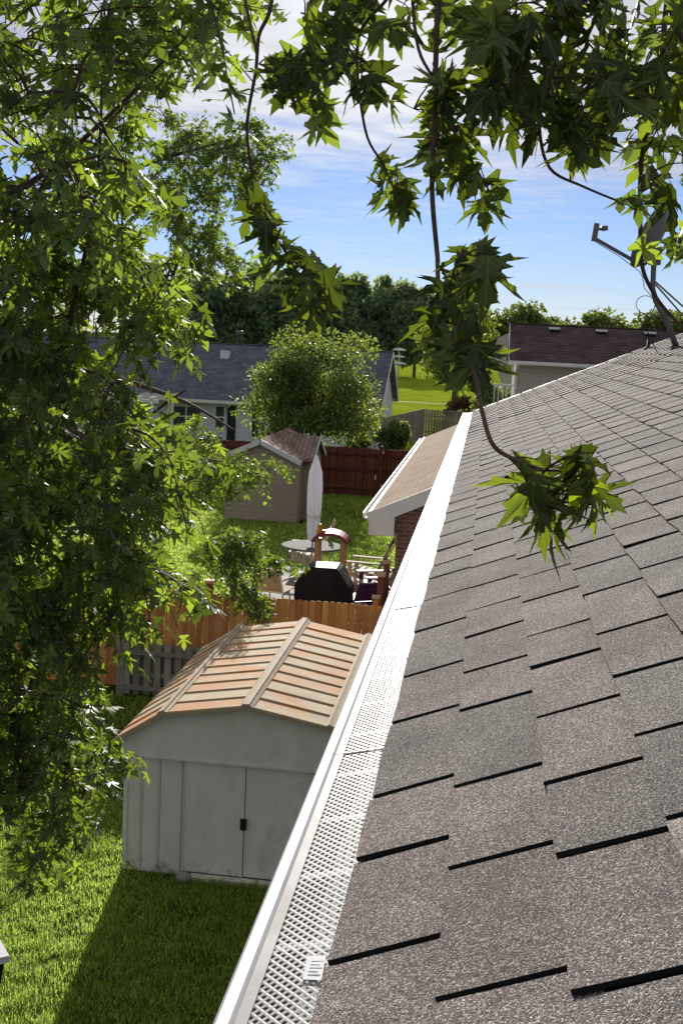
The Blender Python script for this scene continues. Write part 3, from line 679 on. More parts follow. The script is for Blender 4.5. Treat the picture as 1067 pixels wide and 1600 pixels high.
# ------------------------------------------------------------------ fences
pf = thing('picket_fence', 'low weathered grey picket fence behind the metal shed', 'fence', (-4.0, 17.0, 0))
for k in range(13):
    x = -5.22 + k * .162
    board('picket', (.10, .018, .80 + .02 * math.sin(k * 2.1)), (x, 16.985, .45), M['grey_wood'], pf, (0, random.uniform(-.012, .012), 0))
for k in range(12):
    x = -5.14 + k * .162
    board('picket', (.10, .018, .80), (x, 17.065, .45), M['grey_wood'], pf, (0, random.uniform(-.012, .012), 0))
for z in (.16, .36, .72): board('rail', (2.6, .038, .07), (-4.05, 16.955 if z != .36 else 17.025, z), M['grey_wood'], pf)
for x in (-5.32, -3.2): board('post', (.11, .11, .95), (x, 17.02, .475), M['grey_wood'], pf)

cf = thing('cedar_fence', 'orange cedar board fence along the far side of the metal shed', 'fence', (-4, 17.5, 0))
x = -7.6; k = 0
while x < -1.40:
    wd = .104
    board('fence_board', (wd - .006, .018, 1.62), (x + wd / 2, 17.50 + .004 * (k % 2), .80 + rng.uniform(-.006, .006)), M['cedar'], cf, (rng.uniform(-.006, .006), rng.uniform(-.004, .004), rng.uniform(-.03, .03)), top=.02)
    x += wd; k += 1
for z in (.3, 1.25): board('rail', (6.2, .04, .09), (-4.5, 17.54, z), M['cedar'], cf)
for px_ in (-6.0, -3.72, -1.48):
    po = board('post', (.09, .09, 1.70), (px_, 17.615, .85), M['cedar'], cf)
    cpo = board('post_cap', (.125, .125, .04), (px_, 17.615, 1.72), M['post_cap'], po, world=False)
    cpo.matrix_parent_inverse = Matrix.Translation(-Vector((px_, 17.615, .85)))

sf = thing('side_fence', 'brown board fence running beside the white gutter to the brick house', 'fence', (-1.36, 17.5, 0))
y = 15.3; k = 0
while y < 19.8:
    board('fence_board', (.018, .132, 1.60), (-1.34 + .003 * (k % 2), y + .068, .80 + rng.uniform(-.012, .012)), M['brown_wood'], sf, (0, 0, rng.uniform(-.02, .02)))
    y += .137; k += 1
for z in (.3, 1.3): board('rail', (.04, 4.5, .09), (-1.385, 17.55, z), M['brown_wood'], sf)

# raised deck behind the cedar fence
DZ = .85
deck = thing('deck', 'raised wooden deck behind the orange cedar fence', 'deck', (-2.9, 20.9, 0))
for k in range(42):
    board('deck_board', (2.75, .135, .03), (-2.90, 18.1 + k * .14, DZ - .015), M['deck_board'], deck)
g = G(); g.box((-4.27, 18.03, .02), (-1.53, 18.05, DZ - .04)); g.box((-4.27, 18.051, .02), (-4.25, 23.85, DZ - .04)); part(g, 'skirt', M['brown_wood'], deck)
for px_, py_ in ((-1.47, 18.2), (-1.47, 19.3), (-4.22, 18.15)):
    hh = 1.12 if px_ > -2 else .82
    po = board('railing_post', (.10, .10, hh), (px_, py_, DZ + hh / 2 - .03), M['brown_wood'], deck)
    cpo = board('post_cap', (.15, .15, .045), (px_, py_, DZ + hh - .01), M['post_cap'], po, world=False); cpo.matrix_parent_inverse = Matrix.Translation(-Vector((px_, py_, DZ + hh / 2 - .03)))
for z in (.25, .95):
    board('rail', (.05, 1.0, .08), (-1.47, 18.75, DZ + z), M['brown_wood'], deck)
for k in range(7): board('baluster', (.035, .035, .62), (-1.47, 18.33 + k * .14, DZ + .60), M['brown_wood'], deck)

# covered grill
gr = thing('covered_grill', 'barbecue grill under a black cover on the deck', 'grill', (-2.52, 19.4, DZ))
g = G(); pr_ = [(-.47, .0), (.47, .0), (.47, .62), (.43, .70), (.27, .93), (.22, .97), (-.24, .97), (-.29, .93), (-.44, .72), (-.47, .64)]
n = len(pr_); rows = [(-.30, .98), (-.285, 1.0), (-.2, 1.0), (.2, 1.0), (.285, 1.0), (.30, .97)]
v = []
for yv, sc_ in rows:
    for i, (a, b) in enumerate(pr_): v.append((a * sc_ + .008 * math.sin(i * 3 + yv * 9), yv, b * sc_ + .006 * math.sin(i * 2.2 + yv * 14)))
f = [(r * n + i, r * n + (i + 1) % n, (r + 1) * n + (i + 1) % n, (r + 1) * n + i) for r in range(len(rows) - 1) for i in range(n)] + [tuple(range(n - 1, -1, -1))[::-1][::-1], tuple((len(rows) - 1) * n + i for i in range(n))]
g.add(v, f); part(g, 'cover', M['grill_cover'], gr, False, False)
g = G(); g.box((-.482, -.31, .02), (.482, .31, .06)); part(g, 'hem', M['black'], gr, False, False)

# patio table and umbrella
tb = thing('patio_table', 'round grey patio table under the folded white umbrella', 'table', (-3.2, 22.5, DZ))
g = G(); g.lathe([(.60, .70), (.62, .71), (.62, .73), (.60, .74)], (0, 0, 0), 28); part(g, 'tabletop', M['table_top'], tb, False, False)
for k in range(4):
    a = k * math.pi / 2 + .6; g = G(); g.tube([(.5 * math.cos(a), .5 * math.sin(a), 0), (.38 * math.cos(a), .38 * math.sin(a), .4), (.45 * math.cos(a), .45 * math.sin(a), .70)], .018, 6); part(g, 'leg', M['chair_frame'], tb, True, False)
um = thing('patio_umbrella', 'tall folded white patio umbrella standing in the patio table', 'umbrella', (-3.2, 22.5, DZ))
g = G(); g.tube([(0, 0, 0), (0, 0, 2.48)], .02, 8); part(g, 'pole', M['chair_frame'], um, True, False)
g = G(); g.lathe([(.24, 0), (.24, .05), (.05, .07), (.035, .28)], (0, 0, 0), 16); part(g, 'stand', M['steel'], um, True, False)
g = G(); kk = 32; prof2 = [(.015, 2.52), (.035, 2.49), (.075, 2.38), (.125, 2.2), (.145, 1.9), (.140, 1.5), (.128, 1.15), (.115, .95), (.10, .84)]
v = []
for r, z in prof2:
    for q in range(kk):
        a = 2 * math.pi * q / kk; rr_ = .86 * r * (1 + .22 * math.sin(8 * a + z * .8) * min(1, (2.52 - z) * 3)); v.append((rr_ * math.cos(a), rr_ * math.sin(a), z))
f = [(i * kk + j, (i + 1) * kk + j, (i + 1) * kk + (j + 1) % kk, i * kk + (j + 1) % kk) for i in range(len(prof2) - 1) for j in range(kk)] + [tuple(range(kk))]
g.add(v, f); part(g, 'canopy', M['umbrella'], um, True, False)
g = G(); g.lathe([(.135, 1.30), (.14, 1.31), (.14, 1.35), (.135, 1.36)], (0, 0, 0), 20); part(g, 'tie_strap', M['white_trim'], um, True, False)

# chairs
def slat_chair(name, label, loc, rz, mt, frame, tall=1.12, nsl=5, grp=None):
    t = thing(name, label, 'chair', loc, rz, grp)          # faces +x
    for k in range(nsl):
        y_ = -.24 + k * .48 / (nsl - 1); wd = .48 / nsl * .8
        g = G(); z1 = tall - .10 * abs(k - (nsl - 1) / 2) ** 1.5 / 2
        g.bar((-.18, y_, .34), (-.50, y_ * 1.12, z1), .018, wd, (0, 1, 0)); part(g, 'back_slat', mt, t, False, False)
    for k in range(5):
        x_ = -.16 + k * .115
        g = G(); g.box((x_, -.27, .35 + k * .016), (x_ + .095, .27, .37 + k * .016)); part(g, 'seat_slat', mt, t, False, False)
    for s in (-1, 1):
        g = G(); g.box((-.36, s * .31 - .055, .56), (.38, s * .31 + .055, .585)); part(g, 'armrest', mt, t, False, False)
        g = G(); g.bar((.30, s * .29, 0), (.30, s * .29, .56), .04, .08); part(g, 'leg', frame, t, False, False)
        g = G(); g.bar((-.42, s * .29, 0), (.32, s * .29, .37), .03, .08); part(g, 'leg', frame, t, False, False)
    for z_, x_ in ((.58, -.275), (.92, -.42)):
        g = G(); g.box((x_ - .035, -.29, z_), (x_ - .012, .29, z_ + .06)); part(g, 'back_rail', frame, t, False, False)
    return t
slat_chair('slatted_chair', 'cream slatted armchair at right of the patio table, facing left', (-2.05, 22.2, DZ), math.pi * .96, M['chair_white'], M['chair_white'])
slat_chair('slatted_chair', 'cream slatted armchair left of the umbrella pole, facing left', (-3.42, 23.55, DZ), math.pi * 1.02, M['chair_white'], M['chair_white'])
slat_chair('slatted_chair', 'faded pink slatted armchair nearest the brick house', (-1.68, 20.9, DZ), math.pi * 1.12, M['pink_chair'], M['purple'], .98)
def frame_chair(name, label, loc, rz, cloth, frame, back=.92, grp=None):
    t = thing(name, label, 'chair', loc, rz, grp)
    g = G(); g.add([(-.22, -.25, .40), (.26, -.25, .44), (.26, .25, .44), (-.22, .25, .40), (-.22, -.25, .385), (.26, -.25, .425), (.26, .25, .425), (-.22, .25, .385)], [(0, 1, 2, 3), (7, 6, 5, 4), (0, 4, 5, 1), (1, 5, 6, 2), (2, 6, 7, 3), (3, 7, 4, 0)]); part(g, 'seat', cloth, t, False, False)
    g = G(); g.bar((-.22, 0, .41), (-.36, 0, back), .5, .016, (1, 0, .2)); part(g, 'backrest', cloth, t, False, False)
    for s in (-1, 1):
        g = G(); g.tube([(.28, s * .28, 0), (.27, s * .28, .44), (.24, s * .28, .62), (.16, s * .28, .65), (-.26, s * .28, .63)], .016, 6); part(g, 'leg', frame, t, True, False)
        g = G(); g.tube([(-.30, s * .28, 0), (-.22, s * .27, .40), (-.37, s * .26, back + .02)], .016, 6); part(g, 'leg', frame, t, True, False)
    g = G(); g.tube([(-.37, -.26, back + .02), (-.37, .26, back + .02)], .016, 6); part(g, 'back_rail', frame, t, True, False)
    return t
frame_chair('sling_chair', 'tan sling patio chair with white frame at left of the black grill', (-3.42, 19.75, DZ), math.radians(70), M['sling'], M['chair_frame'], .88)
frame_chair('plastic_chair', 'small purple chair right of the black grill', (-1.86, 19.55, DZ), math.radians(120), M['purple'], M['purple'], .72)

# toy play kitchen with an arched roof
tk = thing('toy_play_stand', 'tan toy play stand with maroon arched roof on the deck', 'toy', (-2.70, 21.4, DZ))
g = G(); g.box((-.28, -.2, 0), (.28, .2, .42)); part(g, 'base', M['toy_tan'], tk, False, False)
g = G(); g.prism([(-.31, .421), (.31, .421), (.31, .47), (.27, .49), (-.27, .49), (-.31, .47)], 1, -.24, .22); part(g, 'counter', M['toy_white'], tk, False, False)
for sx_ in (-1, 1):
    for sy_ in (-1, 1):
        g = G(); g.prism([(sx_ * .24 - .05, .49), (sx_ * .24 + .05, .49), (sx_ * .24 + .04, 1.06), (sx_ * .24 - .04, 1.06)], 1, sy_ * .16 - .035, sy_ * .16 + .035); part(g, 'post', M['toy_tan'], tk, False, False)
arc = [(.34 * math.cos(a), 1.03 + .20 * math.sin(a)) for a in np.linspace(0, math.pi, 13)]
arc_in = [(.29 * math.cos(a), 1.03 + .14 * math.sin(a)) for a in np.linspace(math.pi, 0, 13)]
g = G(); v = []; pr_ = arc + arc_in; n = len(pr_)
for yv in (-.25, .25): v += [(a, yv, b) for a, b in pr_]
f = [(i, (i + 1) % n, n + (i + 1) % n, n + i) for i in range(n)] + [(i, i + 1, n - 2 - i, n - 1 - i) for i in range(12)] + [(n + i + 1, n + i, 2 * n - 1 - i, 2 * n - 2 - i) for i in range(12)]
g.add(v, f); part(g, 'roof', M['maroon'], tk, False, False)
g = G(); g.lathe([(.02, .49), (.045, .51), (.05, .56), (.03, .60)], (-.12, -.12, 0), 10); part(g, 'pot', M['orange'], tk, True, False)
g = G(); g.lathe([(.02, .49), (.04, .50), (.045, .53)], (.14, -.1, 0), 10); part(g, 'cup', M['toy_white'], tk, True, False)
ty = thing('small_toy', 'small orange toy perched on the maroon toy roof', 'toy', (-2.90, 21.3, DZ + 1.175))
g = G(); g.lathe([(.02, 0), (.06, .01), (.07, .05), (.05, .09), (.035, .10), (.05, .13), (.045, .17), (.02, .19)], (0, 0, 0), 10); part(g, 'body', M['orange'], ty, True, False)
g = G(); g.box((.04, -.03, .04), (.11, .03, .08)); part(g, 'arm', M['orange'], ty, False, False)

# ------------------------------------------------------------------ brick neighbour house with tan roof
nbh = thing('brick_house', 'low brick house with tan shingle roof left of the white gutter', 'house', (4, 28, 0))
EX, EZ, sl_n = -1.86, 2.60, .46; NX = 4.2; NY0, NY1 = 19.85, 36.7
g = G(); g.box((-1.40, NY0 + .3, 0), (9.8, NY1 - .3, 2.62)); g.prism([(-1.40, 2.621), (9.8, 2.621), (NX, 2.62 + (NX + 1.4) * sl_n * .97)], 1, NY0 + .3, NY1 - .3); part(g, 'wall', M['brick'], nbh)
zr = EZ + (NX - EX) * sl_n
g = G(); g.prism([(EX, EZ + .12), (EX, EZ - .0), (NX, zr), (2 * NX - EX, EZ), (2 * NX - EX, EZ + .12), (NX, zr + .13)], 1, NY0, NY1); part(g, 'roof', M['tan_roof'], nbh)
g = G(); g.bar((EX - .02, NY0 - .022, EZ - .02), (NX, NY0 - .022, zr - .02), .03, .24); part(g, 'rake_board', M['white_trim'], nbh)
g = G(); g.prism([(EX, EZ - .02), (EX, EZ - .28), (-1.42, EZ - .28), (-1.42, EZ + .16)], 1, NY0 - .03, NY0 - .005); part(g, 'eave_return', M['white_trim'], nbh)
g = G(); g.prism([(EX - .11, EZ + .10), (EX - .11, EZ + .02), (EX - .08, EZ - .01), (EX - .01, EZ - .01), (EX - .01, EZ + .10), (EX - .025, EZ + .10), (EX - .025, EZ + .02), (EX - .09, EZ + .02), (EX - .095, EZ + .10)], 1, NY0 - .04, NY1 + .02); part(g, 'gutter', M['white_trim'], nbh)
g = G(); g.box((EX + .02, NY0 + .01, EZ - .29), (-1.41, NY1, EZ - .27)); part(g, 'soffit', M['white_trim'], nbh)
g = G(); g.bar((EX + .02, NY0 - .012, EZ + .13), (EX + .02, NY1, EZ + .135), .04, .012); part(g, 'drip_edge', M['white_trim'], nbh)
# lower far wing
g = G(); g.box((-1.1, NY1 - .28, 0), (5.5, NY1 + 5.2, 2.1)); part(g, 'wing_wall', M['brick'], nbh)
g = G(); g.add([(-1.5, NY1 + .02, 2.75), (-1.5, NY1 + 5.6, 2.0), (6, NY1 + 5.6, 2.0), (6, NY1 + .02, 2.75), (-1.5, NY1 + .02, 2.6), (-1.5, NY1 + 5.6, 1.85), (6, NY1 + 5.6, 1.85), (6, NY1 + .02, 2.6)], [(0, 3, 2, 1), (4, 5, 6, 7), (0, 1, 5, 4), (1, 2, 6, 5), (2, 3, 7, 6), (3, 0, 4, 7)]); part(g, 'wing_roof', M['tan_roof'], nbh)
wn = board('window', (.02, .7, .9), (-1.412, 24.0, 1.55), M['glass'], nbh); board('window', (.02, .7, .9), (-1.412, 29.0, 1.55), M['glass'], nbh)

# ------------------------------------------------------------------ garden shed with tan siding
gs = thing('garden_shed', 'tan garden shed with white trimmed gable and mottled shingles', 'shed', (-6.6, 37, 0))
GX0, GX1, GY0, GY1 = -7.72, -5.48, 34.75, 39.6; GM = -6.66; GE = 2.0; GA = 2.48
g = G(); g.prism([(GX0, 0), (GX1, 0), (GX1, GE), (GM, GA - .05), (GX0, GE)], 1, GY0, GY1); part(g, 'wall', M['tan_siding'], gs)
s_ = (GA - GE) / (GX1 - GM)
for sgn, xe in ((-1, GX0 - .24), (1, GX1 + .10)):
    ze = GA - abs(xe - GM) * .46
    g = G(); g.prism([(xe, ze), (xe, ze + .07), (GM, GA + .08), (GM, GA)], 1, GY0 - .14, GY1 + .15); part(g, 'roof_slope', M['shed_roof'], gs)
    g = G(); g.bar((xe, GY0 - .152, ze + .0), (GM, GY0 - .152, GA + .0), .022, .15); part(g, 'rake_board', M['white_trim'], gs)
# cross gable over the side door
g = G(); g.prism([(35.75, 0.02), (38.2, 0.02), (38.2, 1.9), (36.95, 2.42), (35.75, 1.9)], 0, GX1 + .001, GX1 + .20); part(g, 'porch_wall', M['tan_siding'], gs)
for sgn, ye in ((-1, 35.55), (1, 38.45)):
    g = G(); g.prism([(ye, 1.84), (ye, 1.90), (36.95, 2.56), (36.95, 2.49)], 0, GM, GX1 + .32); part(g, 'porch_roof', M['shed_roof'], gs)
    g = G(); g.bar((GX1 + .331, ye, 1.83), (GX1 + .331, 36.95, 2.50), .02, .13); part(g, 'rake_board', M['white_trim'], gs)
g = G(); g.box((GX1 + .201, 36.35, .05), (GX1 + .225, 37.5, 1.85)); part(g, 'door', M['white_trim'], gs)
for y_ in (GY0,):
    g = G(); g.box((GX1 - .06, GY0 - .02, .01), (GX1 + .02, GY0 + .05, GE - .06)); part(g, 'corner_trim', M['tan_siding'], gs)

# ------------------------------------------------------------------ far fences
rf = thing('red_fence', 'dark red board fence behind the garden shed', 'fence', (-6, 42.2, 0))
x = -13.0; k = 0
while x < -1.7:
    board('fence_board', (.135, .02, 1.80), (x, 42.2 + .006 * (k % 2), .88 + rng.uniform(-.01, .01)), M['red_wood'], rf, (0, 0, rng.uniform(-.02, .02))); x += .141; k += 1
for z in (.35, 1.0, 1.55): board('rail', (11.2, .045, .10), (-7.35, 42.17, z), M['red_wood'], rf)
for px_ in (-12, -9.6, -7.2, -3.62, -2.5):
    po = board('post', (.10, .10, 1.9), (px_, 42.13, .95), M['red_wood'], rf)
for z in (.42, .55, .75, 1.68):
    board('hinge', (.05, .02, .16 if z != 1.68 else .1), (-3.55 + (.22 if z == .55 else 0) - (.25 if z == .75 else 0), 42.07, z), M['white_trim'], rf)
wf = thing('weathered_fence', 'tall weathered grey fence turning a corner beyond the brick house', 'fence', (-3.7, 66, 0))
a0 = np.array([-5.1, 60.0]); a1 = np.array([-3.6, 71.2]); a2 = np.array([1.2, 70.4])
def fence_run(a, b, wd, hgt, parent, mt, z0=0.0, gap=.02):
    Ln = np.linalg.norm(b - a); n = int(Ln / wd); t = (b - a) / Ln; ang = math.atan2(t[1], t[0])
    for i in range(n):
        p_ = a + t * (i + .5) * wd
        board('fence_board', (wd - gap, .022, hgt), (p_[0], p_[1], hgt / 2 + rng.uniform(-.02, .02)), mt, parent, (0, 0, ang))
    for z in (.4, hgt - .4):
        c = (a + b) / 2; nrm = np.array([-t[1], t[0]])
        board('rail', (Ln, .05, .09), (c[0] + nrm[0] * .04, c[1] + nrm[1] * .04, z), mt, parent, (0, 0, ang))
fence_run(a0, a1, .19, 1.8, wf, M['grey_wood']); fence_run(a1, a2, .17, 1.75, wf, M['grey_wood'], gap=.045)

# ------------------------------------------------------------------ blue roofed house
bh = thing('bungalow', 'pale bungalow with blue grey roof behind the round garden tree', 'house', (-14, 62, 0))
BX0, BX1, BY0, BY1, BE, BA = -24.0, -5.3, 57.2, 67.0, 2.42, 5.15
BM = (BY0 + BY1) / 2
g = G(); g.box((BX0, BY0, 0), (BX1, BY1, BE)); g.prism([(BY0, BE + .001), (BY1, BE + .001), (BM, BA - .25)], 0, BX0, BX1); part(g, 'wall', M['white_siding'], bh)
for ye in (BY0 - .5, BY1 + .5):
    z0 = BE - .12
    g = G(); g.prism([(ye, z0), (ye, z0 + .12), (BM, BA), (BM, BA - .14)], 0, BX0 - .3, BX1 + .3); ro = part(g, 'roof_slope', M['blue_roof'], bh)
g = G(); g.box((BX0 - .3, BY0 - .62, BE - .16), (BX1 + .3, BY0 - .505, BE - .02)); part(g, 'gutter', M['white_trim'], bh)
for s, ye in ((-1, BY0 - .5), (1, BY1 + .5)):
    g = G(); g.bar((BX1 + .315, ye, BE - .10), (BX1 + .315, BM, BA - .06), .025, .2); part(g, 'rake_board', M['white_trim'], bh)
g = G(); g.box((BX0 - .3, BM - .09, BA + .005), (BX1 + .3, BM + .09, BA + .035)); part(g, 'ridge_cap', M['blue_roof'], bh)
def window(par, x0, x1, z0, z1, y, pane=True):
    g = G(); g.box((x0, y - .05, z0), (x1, y - .004, z1)); wo_ = part(g, 'window', M['white_trim'], par)
    nxp = 2 if x1 - x0 > .8 else 1
    for i in range(nxp):
        for j in range(2):
            a = x0 + .07 + i * (x1 - x0 - .07) / nxp; b = x0 + (i + 1) * (x1 - x0 - .07) / nxp
            c = z0 + .07 + j * (z1 - z0 - .07) / 2; d = z0 + (j + 1) * (z1 - z0 - .07) / 2
            gg = G(); gg.box((a, y - .062, c), (b, y - .051, d)); part(gg, 'pane', M['glass'], wo_, False, False)
window(bh, -13.35, -12.80, .95, 2.15, BY0); window(bh, -15.6, -14.0, .95, 2.05, BY0); window(bh, -10.6, -9.4, .95, 2.05, BY0); window(bh, -19.5, -18.0, .95, 2.05, BY0)
g = G(); g.box((-12.70, BY0 - .05, .05), (-12.28, BY0 - .004, 2.14)); dd = part(g, 'door', M['dark_door'], bh)
g = G(); g.box((-11.42, BY0 - .05, .7), (-11.12, BY0 - .004, 2.1)); part(g, 'shutter', M['green_paint'], bh)
vz = lambda y_: BE + (y_ - (BY0 - .5)) * (BA - BE) / (BM - BY0 + .5)
g = G(); g.lathe([(.12, -.1), (.12, .55), (.2, .56), (.2, .68), (.1, .74)], (-13.3, BM + .2, BA), 12); part(g, 'flue', M['steel'], bh, True)
g = G(); g.box((-13.95, 60.6, vz(60.6) - .05), (-13.5, 61.0, vz(61.0) + .2)); part(g, 'roof_vent', M['white_trim'], bh)

# pergola left of the bungalow, and a car parked on the far lawn
pg_ = thing('pergola', 'white beam pergola left of the pale bungalow', 'pergola', (-18.0, 54.5, 0))
for px_, py_ in ((-20.4, 52.5), (-15.2, 52.5), (-20.4, 56.0), (-15.2, 56.0)): board('post', (.12, .12, 2.35), (px_, py_, 1.175), M['white_trim'], pg_)
for py_ in (52.5, 56.0): board('beam', (5.8, .08, .16), (-17.8, py_, 2.43), M['white_trim'], pg_)
for k in range(9): board('slat', (.05, 4.3, .12), (-20.4 + k * .65, 54.25, 2.575), M['white_trim'], pg_)
cr = thing('parked_car', 'black car parked on the far lawn seen through the leaves', 'car', (-34.0, 113.5, 0), math.radians(8))
g = G(); side = [(-2.1, .35), (2.1, .35), (2.15, .75), (1.95, .92), (1.0, 1.0), (-1.7, 1.02), (-2.1, .9)]
g.prism(side, 1, -.85, .85); part(g, 'body', M['car_paint'], cr, False, False)
g = G(); v = [(x_, y_ * k_, z_) for y_ in (-1, 1) for x_, z_, k_ in ((1.0, 1.0, .82), (.35, 1.5, .66), (-1.2, 1.52, .66), (-1.75, 1.02, .82))]
g.add(v, [(0, 1, 2, 3), (7, 6, 5, 4), (0, 4, 5, 1), (1, 5, 6, 2), (2, 6, 7, 3), (3, 7, 4, 0)]); part(g, 'cabin', M['glass'], cr, False, False)
g = G(); g.prism([(.38, 1.50), (-1.22, 1.52), (-1.2, 1.56), (.3, 1.55)], 1, -.66, .66); part(g, 'roof_panel', M['car_paint'], cr, False, False)
for wx in (-1.35, 1.35):
    for wy in (-.8, .8):
        g = G(); g.prism([(wx + .33 * math.cos(a), .33 + .33 * math.sin(a)) for a in np.linspace(0, 2 * math.pi, 15)[:-1]], 1, wy - .1, wy + .1); wh = part(g, 'wheel', M['black'], cr, False, False)
for wy in (-.6, .6):
    g = G(); g.box((2.13, wy - .18, .68), (2.17, wy + .18, .82)); part(g, 'headlight', M['white_trim'], cr, False, False)

# ------------------------------------------------------------------ two storey house at right
rh = thing('tall_house', 'cream two storey house with plum brown roof above our roof edge', 'house', (7, 49, 0))
HX0, HX1, HY0, HY1, HE, HA = 1.05, 15.0, 45.4, 51.4, 5.12, 6.58; HM = (HY0 + HY1) / 2
g = G(); g.box((HX0, HY0, 0), (HX1, HY1, HE)); g.prism([(HY0, HE + .001), (HY1, HE + .001), (HM, HA - .15)], 0, HX0, HX1); part(g, 'wall', M['cream_siding'], rh)
for ye in (HY0 - .45, HY1 + .45):
    g = G(); g.prism([(ye, HE - .03), (ye, HE + .10), (HM, HA + .05), (HM, HA - .08)], 0, HX0 - .28, HX1 + .3); part(g, 'roof_slope', M['plum_roof'], rh)
g = G(); g.box((HX0 - .3, HY0 - .57, HE - .06), (HX1, HY0 - .455, HE + .06)); part(g, 'gutter', M['white_trim'], rh)
g = G(); g.box((HX0 - .28, HY0 - .45, HE - .10), (HX1, HY0 - .002, HE - .065)); part(g, 'soffit', M['white_trim'], rh)
g = G(); g.bar((HX0 - .292, HY0 - .45, HE + .0), (HX0 - .292, HM, HA - .02), .022, .2); part(g, 'rake_board', M['white_trim'], rh)
g = G(); g.tube([(HX0 + .06, HY0 - .5, HE - .08), (HX0 + .02, HY0 - .07, HE - .4), (HX0 + .02, HY0 - .07, .1)], .055, 6); part(g, 'downspout', M['white_trim'], rh)
g = G(); g.box((HX0 - .28, HM - .08, HA + .052), (HX1 + .3, HM + .08, HA + .085)); part(g, 'ridge_cap', M['plum_roof'], rh)
for vx in (2.52, 4.36, 6.25):
    vy = HM - .55; vzz = HA - .55 * (HA - HE) / (HM - HY0 + .45) + .05
    g = G(); g.box((vx - .17, vy - .15, vzz - .12), (vx + .17, vy + .15, vzz + .06)); vb = part(g, 'roof_vent', M['dark_gap'], rh)
    g = G(); g.box((vx - .21, vy - .2, vzz + .061), (vx + .21, vy + .17, vzz + .15)); part(g, 'vent_cap', M['white_trim'], vb, False, False)
for k in range(5): board('railing', (.04, .04, .9), (HX0 - .75 + k * .16, HY0 + .5, 3.75), M['white_trim'], rh)
board('railing', (.8, .06, .07), (HX0 - .40, HY0 + .5, 4.22), M['white_trim'], rh); board('balcony', (.9, 1.6, .12), (HX0 - .44, HY0 + 1.1, 3.24), M['white_trim'], rh)
# distant hip roofed house
fh = thing('hip_roof_house', 'distant house with pale tan hip roof left of the plum roof', 'house', (3.0, 88, 0))
g = G(); g.box((-.6, 84.5, 0), (9, 93, 5.6)); part(g, 'wall', M['cream_siding'], fh)
g = G(); g.add([(-1.0, 84.1, 5.6), (9.4, 84.1, 5.6), (9.4, 93.4, 5.6), (-1.0, 93.4, 5.6), (2.6, 88.7, 7.4), (6.2, 88.7, 7.4)], [(0, 1, 5, 4), (1, 2, 5), (2, 3, 4, 5), (3, 0, 4), (3, 2, 1, 0)]); part(g, 'roof', simple('pale roof', (.30, .25, .21), (.36, .31, .26), 4, .9), fh)
# white garden swing far off under the trees
ps = thing('garden_structure', 'small white tiered garden structure at the edge of the far trees', 'structure', (-14.5, 192, 0))
g = G(); g.tube([(0, 0, 0), (0, 0, 4.6)], .12, 8); part(g, 'post', M['white_trim'], ps, True, False)
for z, r in ((2.3, 1.3), (3.4, 1.0), (4.5, 1.2)):
    g = G(); g.lathe([(r, z), (r * 1.02, z + .1), (r * .5, z + .35), (.1, z + .45)], (0, 0, 0), 14); part(g, 'tier', M['white_trim'], ps, True, False)
# corner of a planter at the left edge
pl = thing('planter', 'white rimmed dark planter at the left edge of the lawn', 'planter', (-3.925, 8.60, 0), math.radians(38))
g = G()
for a, b in (((-.26, -.26), (.26, -.20)), ((-.26, .20), (.26, .26)), ((-.26, -.199), (-.20, .199)), ((.20, -.199), (.26, .199))): g.box((a[0], a[1], .44), (b[0], b[1], .50))
part(g, 'rim', M['white_trim'], pl, False, False)
g = G(); g.prism([(-.17, 0), (.17, 0), (.24, .439), (-.24, .439)], 1, -.2, .2); part(g, 'tub', M['black'], pl, False, False)
g = G(); g.box((-.2, -.2, .4395), (.2, .2, .46)); part(g, 'soil', M['soil'], pl, False, False)

# ------------------------------------------------------------------ foliage
def leaf_tpl(half, fold=.16, droop=.28):
    pts = [(x, y) for x, y in half] + [(-x, y) for x, y in half[::-1] if x > 1e-6]
    V = [(0, .40)] + pts
    V = np.array([(x, y, -fold * abs(x) * 1.0 - droop * y * y + .04 * math.sin(9 * y)) for x, y in V]); n = len(pts)
    T = np.array([(0, 1 + (i + 1) % n, 1 + i) for i in range(n)]); return V, T
HALF_NEAR = [(0, 0), (.07, -.03), (.17, .0), (.30, -.05), (.25, .06), (.38, .07), (.22, .15), (.12, .25), (.24, .30), (.30, .42), (.42, .43), (.43, .52), (.60, .64), (.40, .58), (.33, .52), (.22, .46), (.085, .40), (.085, .52), (.17, .62), (.13, .66), (.185, .76), (.085, .80), (0, 1.04)]
HALF_MID = [(0, 0), (.30, -.04), (.36, .08), (.11, .25), (.30, .40), (.58, .64), (.28, .51), (.09, .41), (.18, .72), (0, 1.04)]
HALF_FAR = [(0, 0), (.34, .08), (.14, .28), (.54, .62), (.13, .47), (0, 1.0)]
def leaf_curved(half, fold, droop, curl, ph):
    half = [(x * 1.2, y * .94) for x, y in half]
    pts = [(x, y) for x, y in half] + [(-x, y) for x, y in half[::-1] if x > 1e-6]; n = len(pts); c0 = (0, .34)
    P2 = [c0] + [(c0[0] + .5 * (x - c0[0]), c0[1] + .5 * (y - c0[1])) for x, y in pts] + pts
    V = []
    for x, y in P2:
        r2 = x * x + (y - .34) ** 2
        V.append((x * (1 - .25 * curl * r2), y, -fold * abs(x) - droop * y * y - curl * r2 + .035 * math.sin(11 * x + ph) * math.sqrt(r2) + .03 * math.sin(8 * y + ph)))
    T = [(0, 1 + (i + 1) % n, 1 + i) for i in range(n)]
    for i in range(n):
        a, b = 1 + i, 1 + (i + 1) % n; T += [(a, b, b + n), (a, b + n, a + n)]
    return np.array(V), np.array(T)
T_NEAR, T_MID, T_FAR = leaf_tpl(HALF_NEAR), leaf_tpl(HALF_MID), leaf_tpl(HALF_FAR, .2, .2)
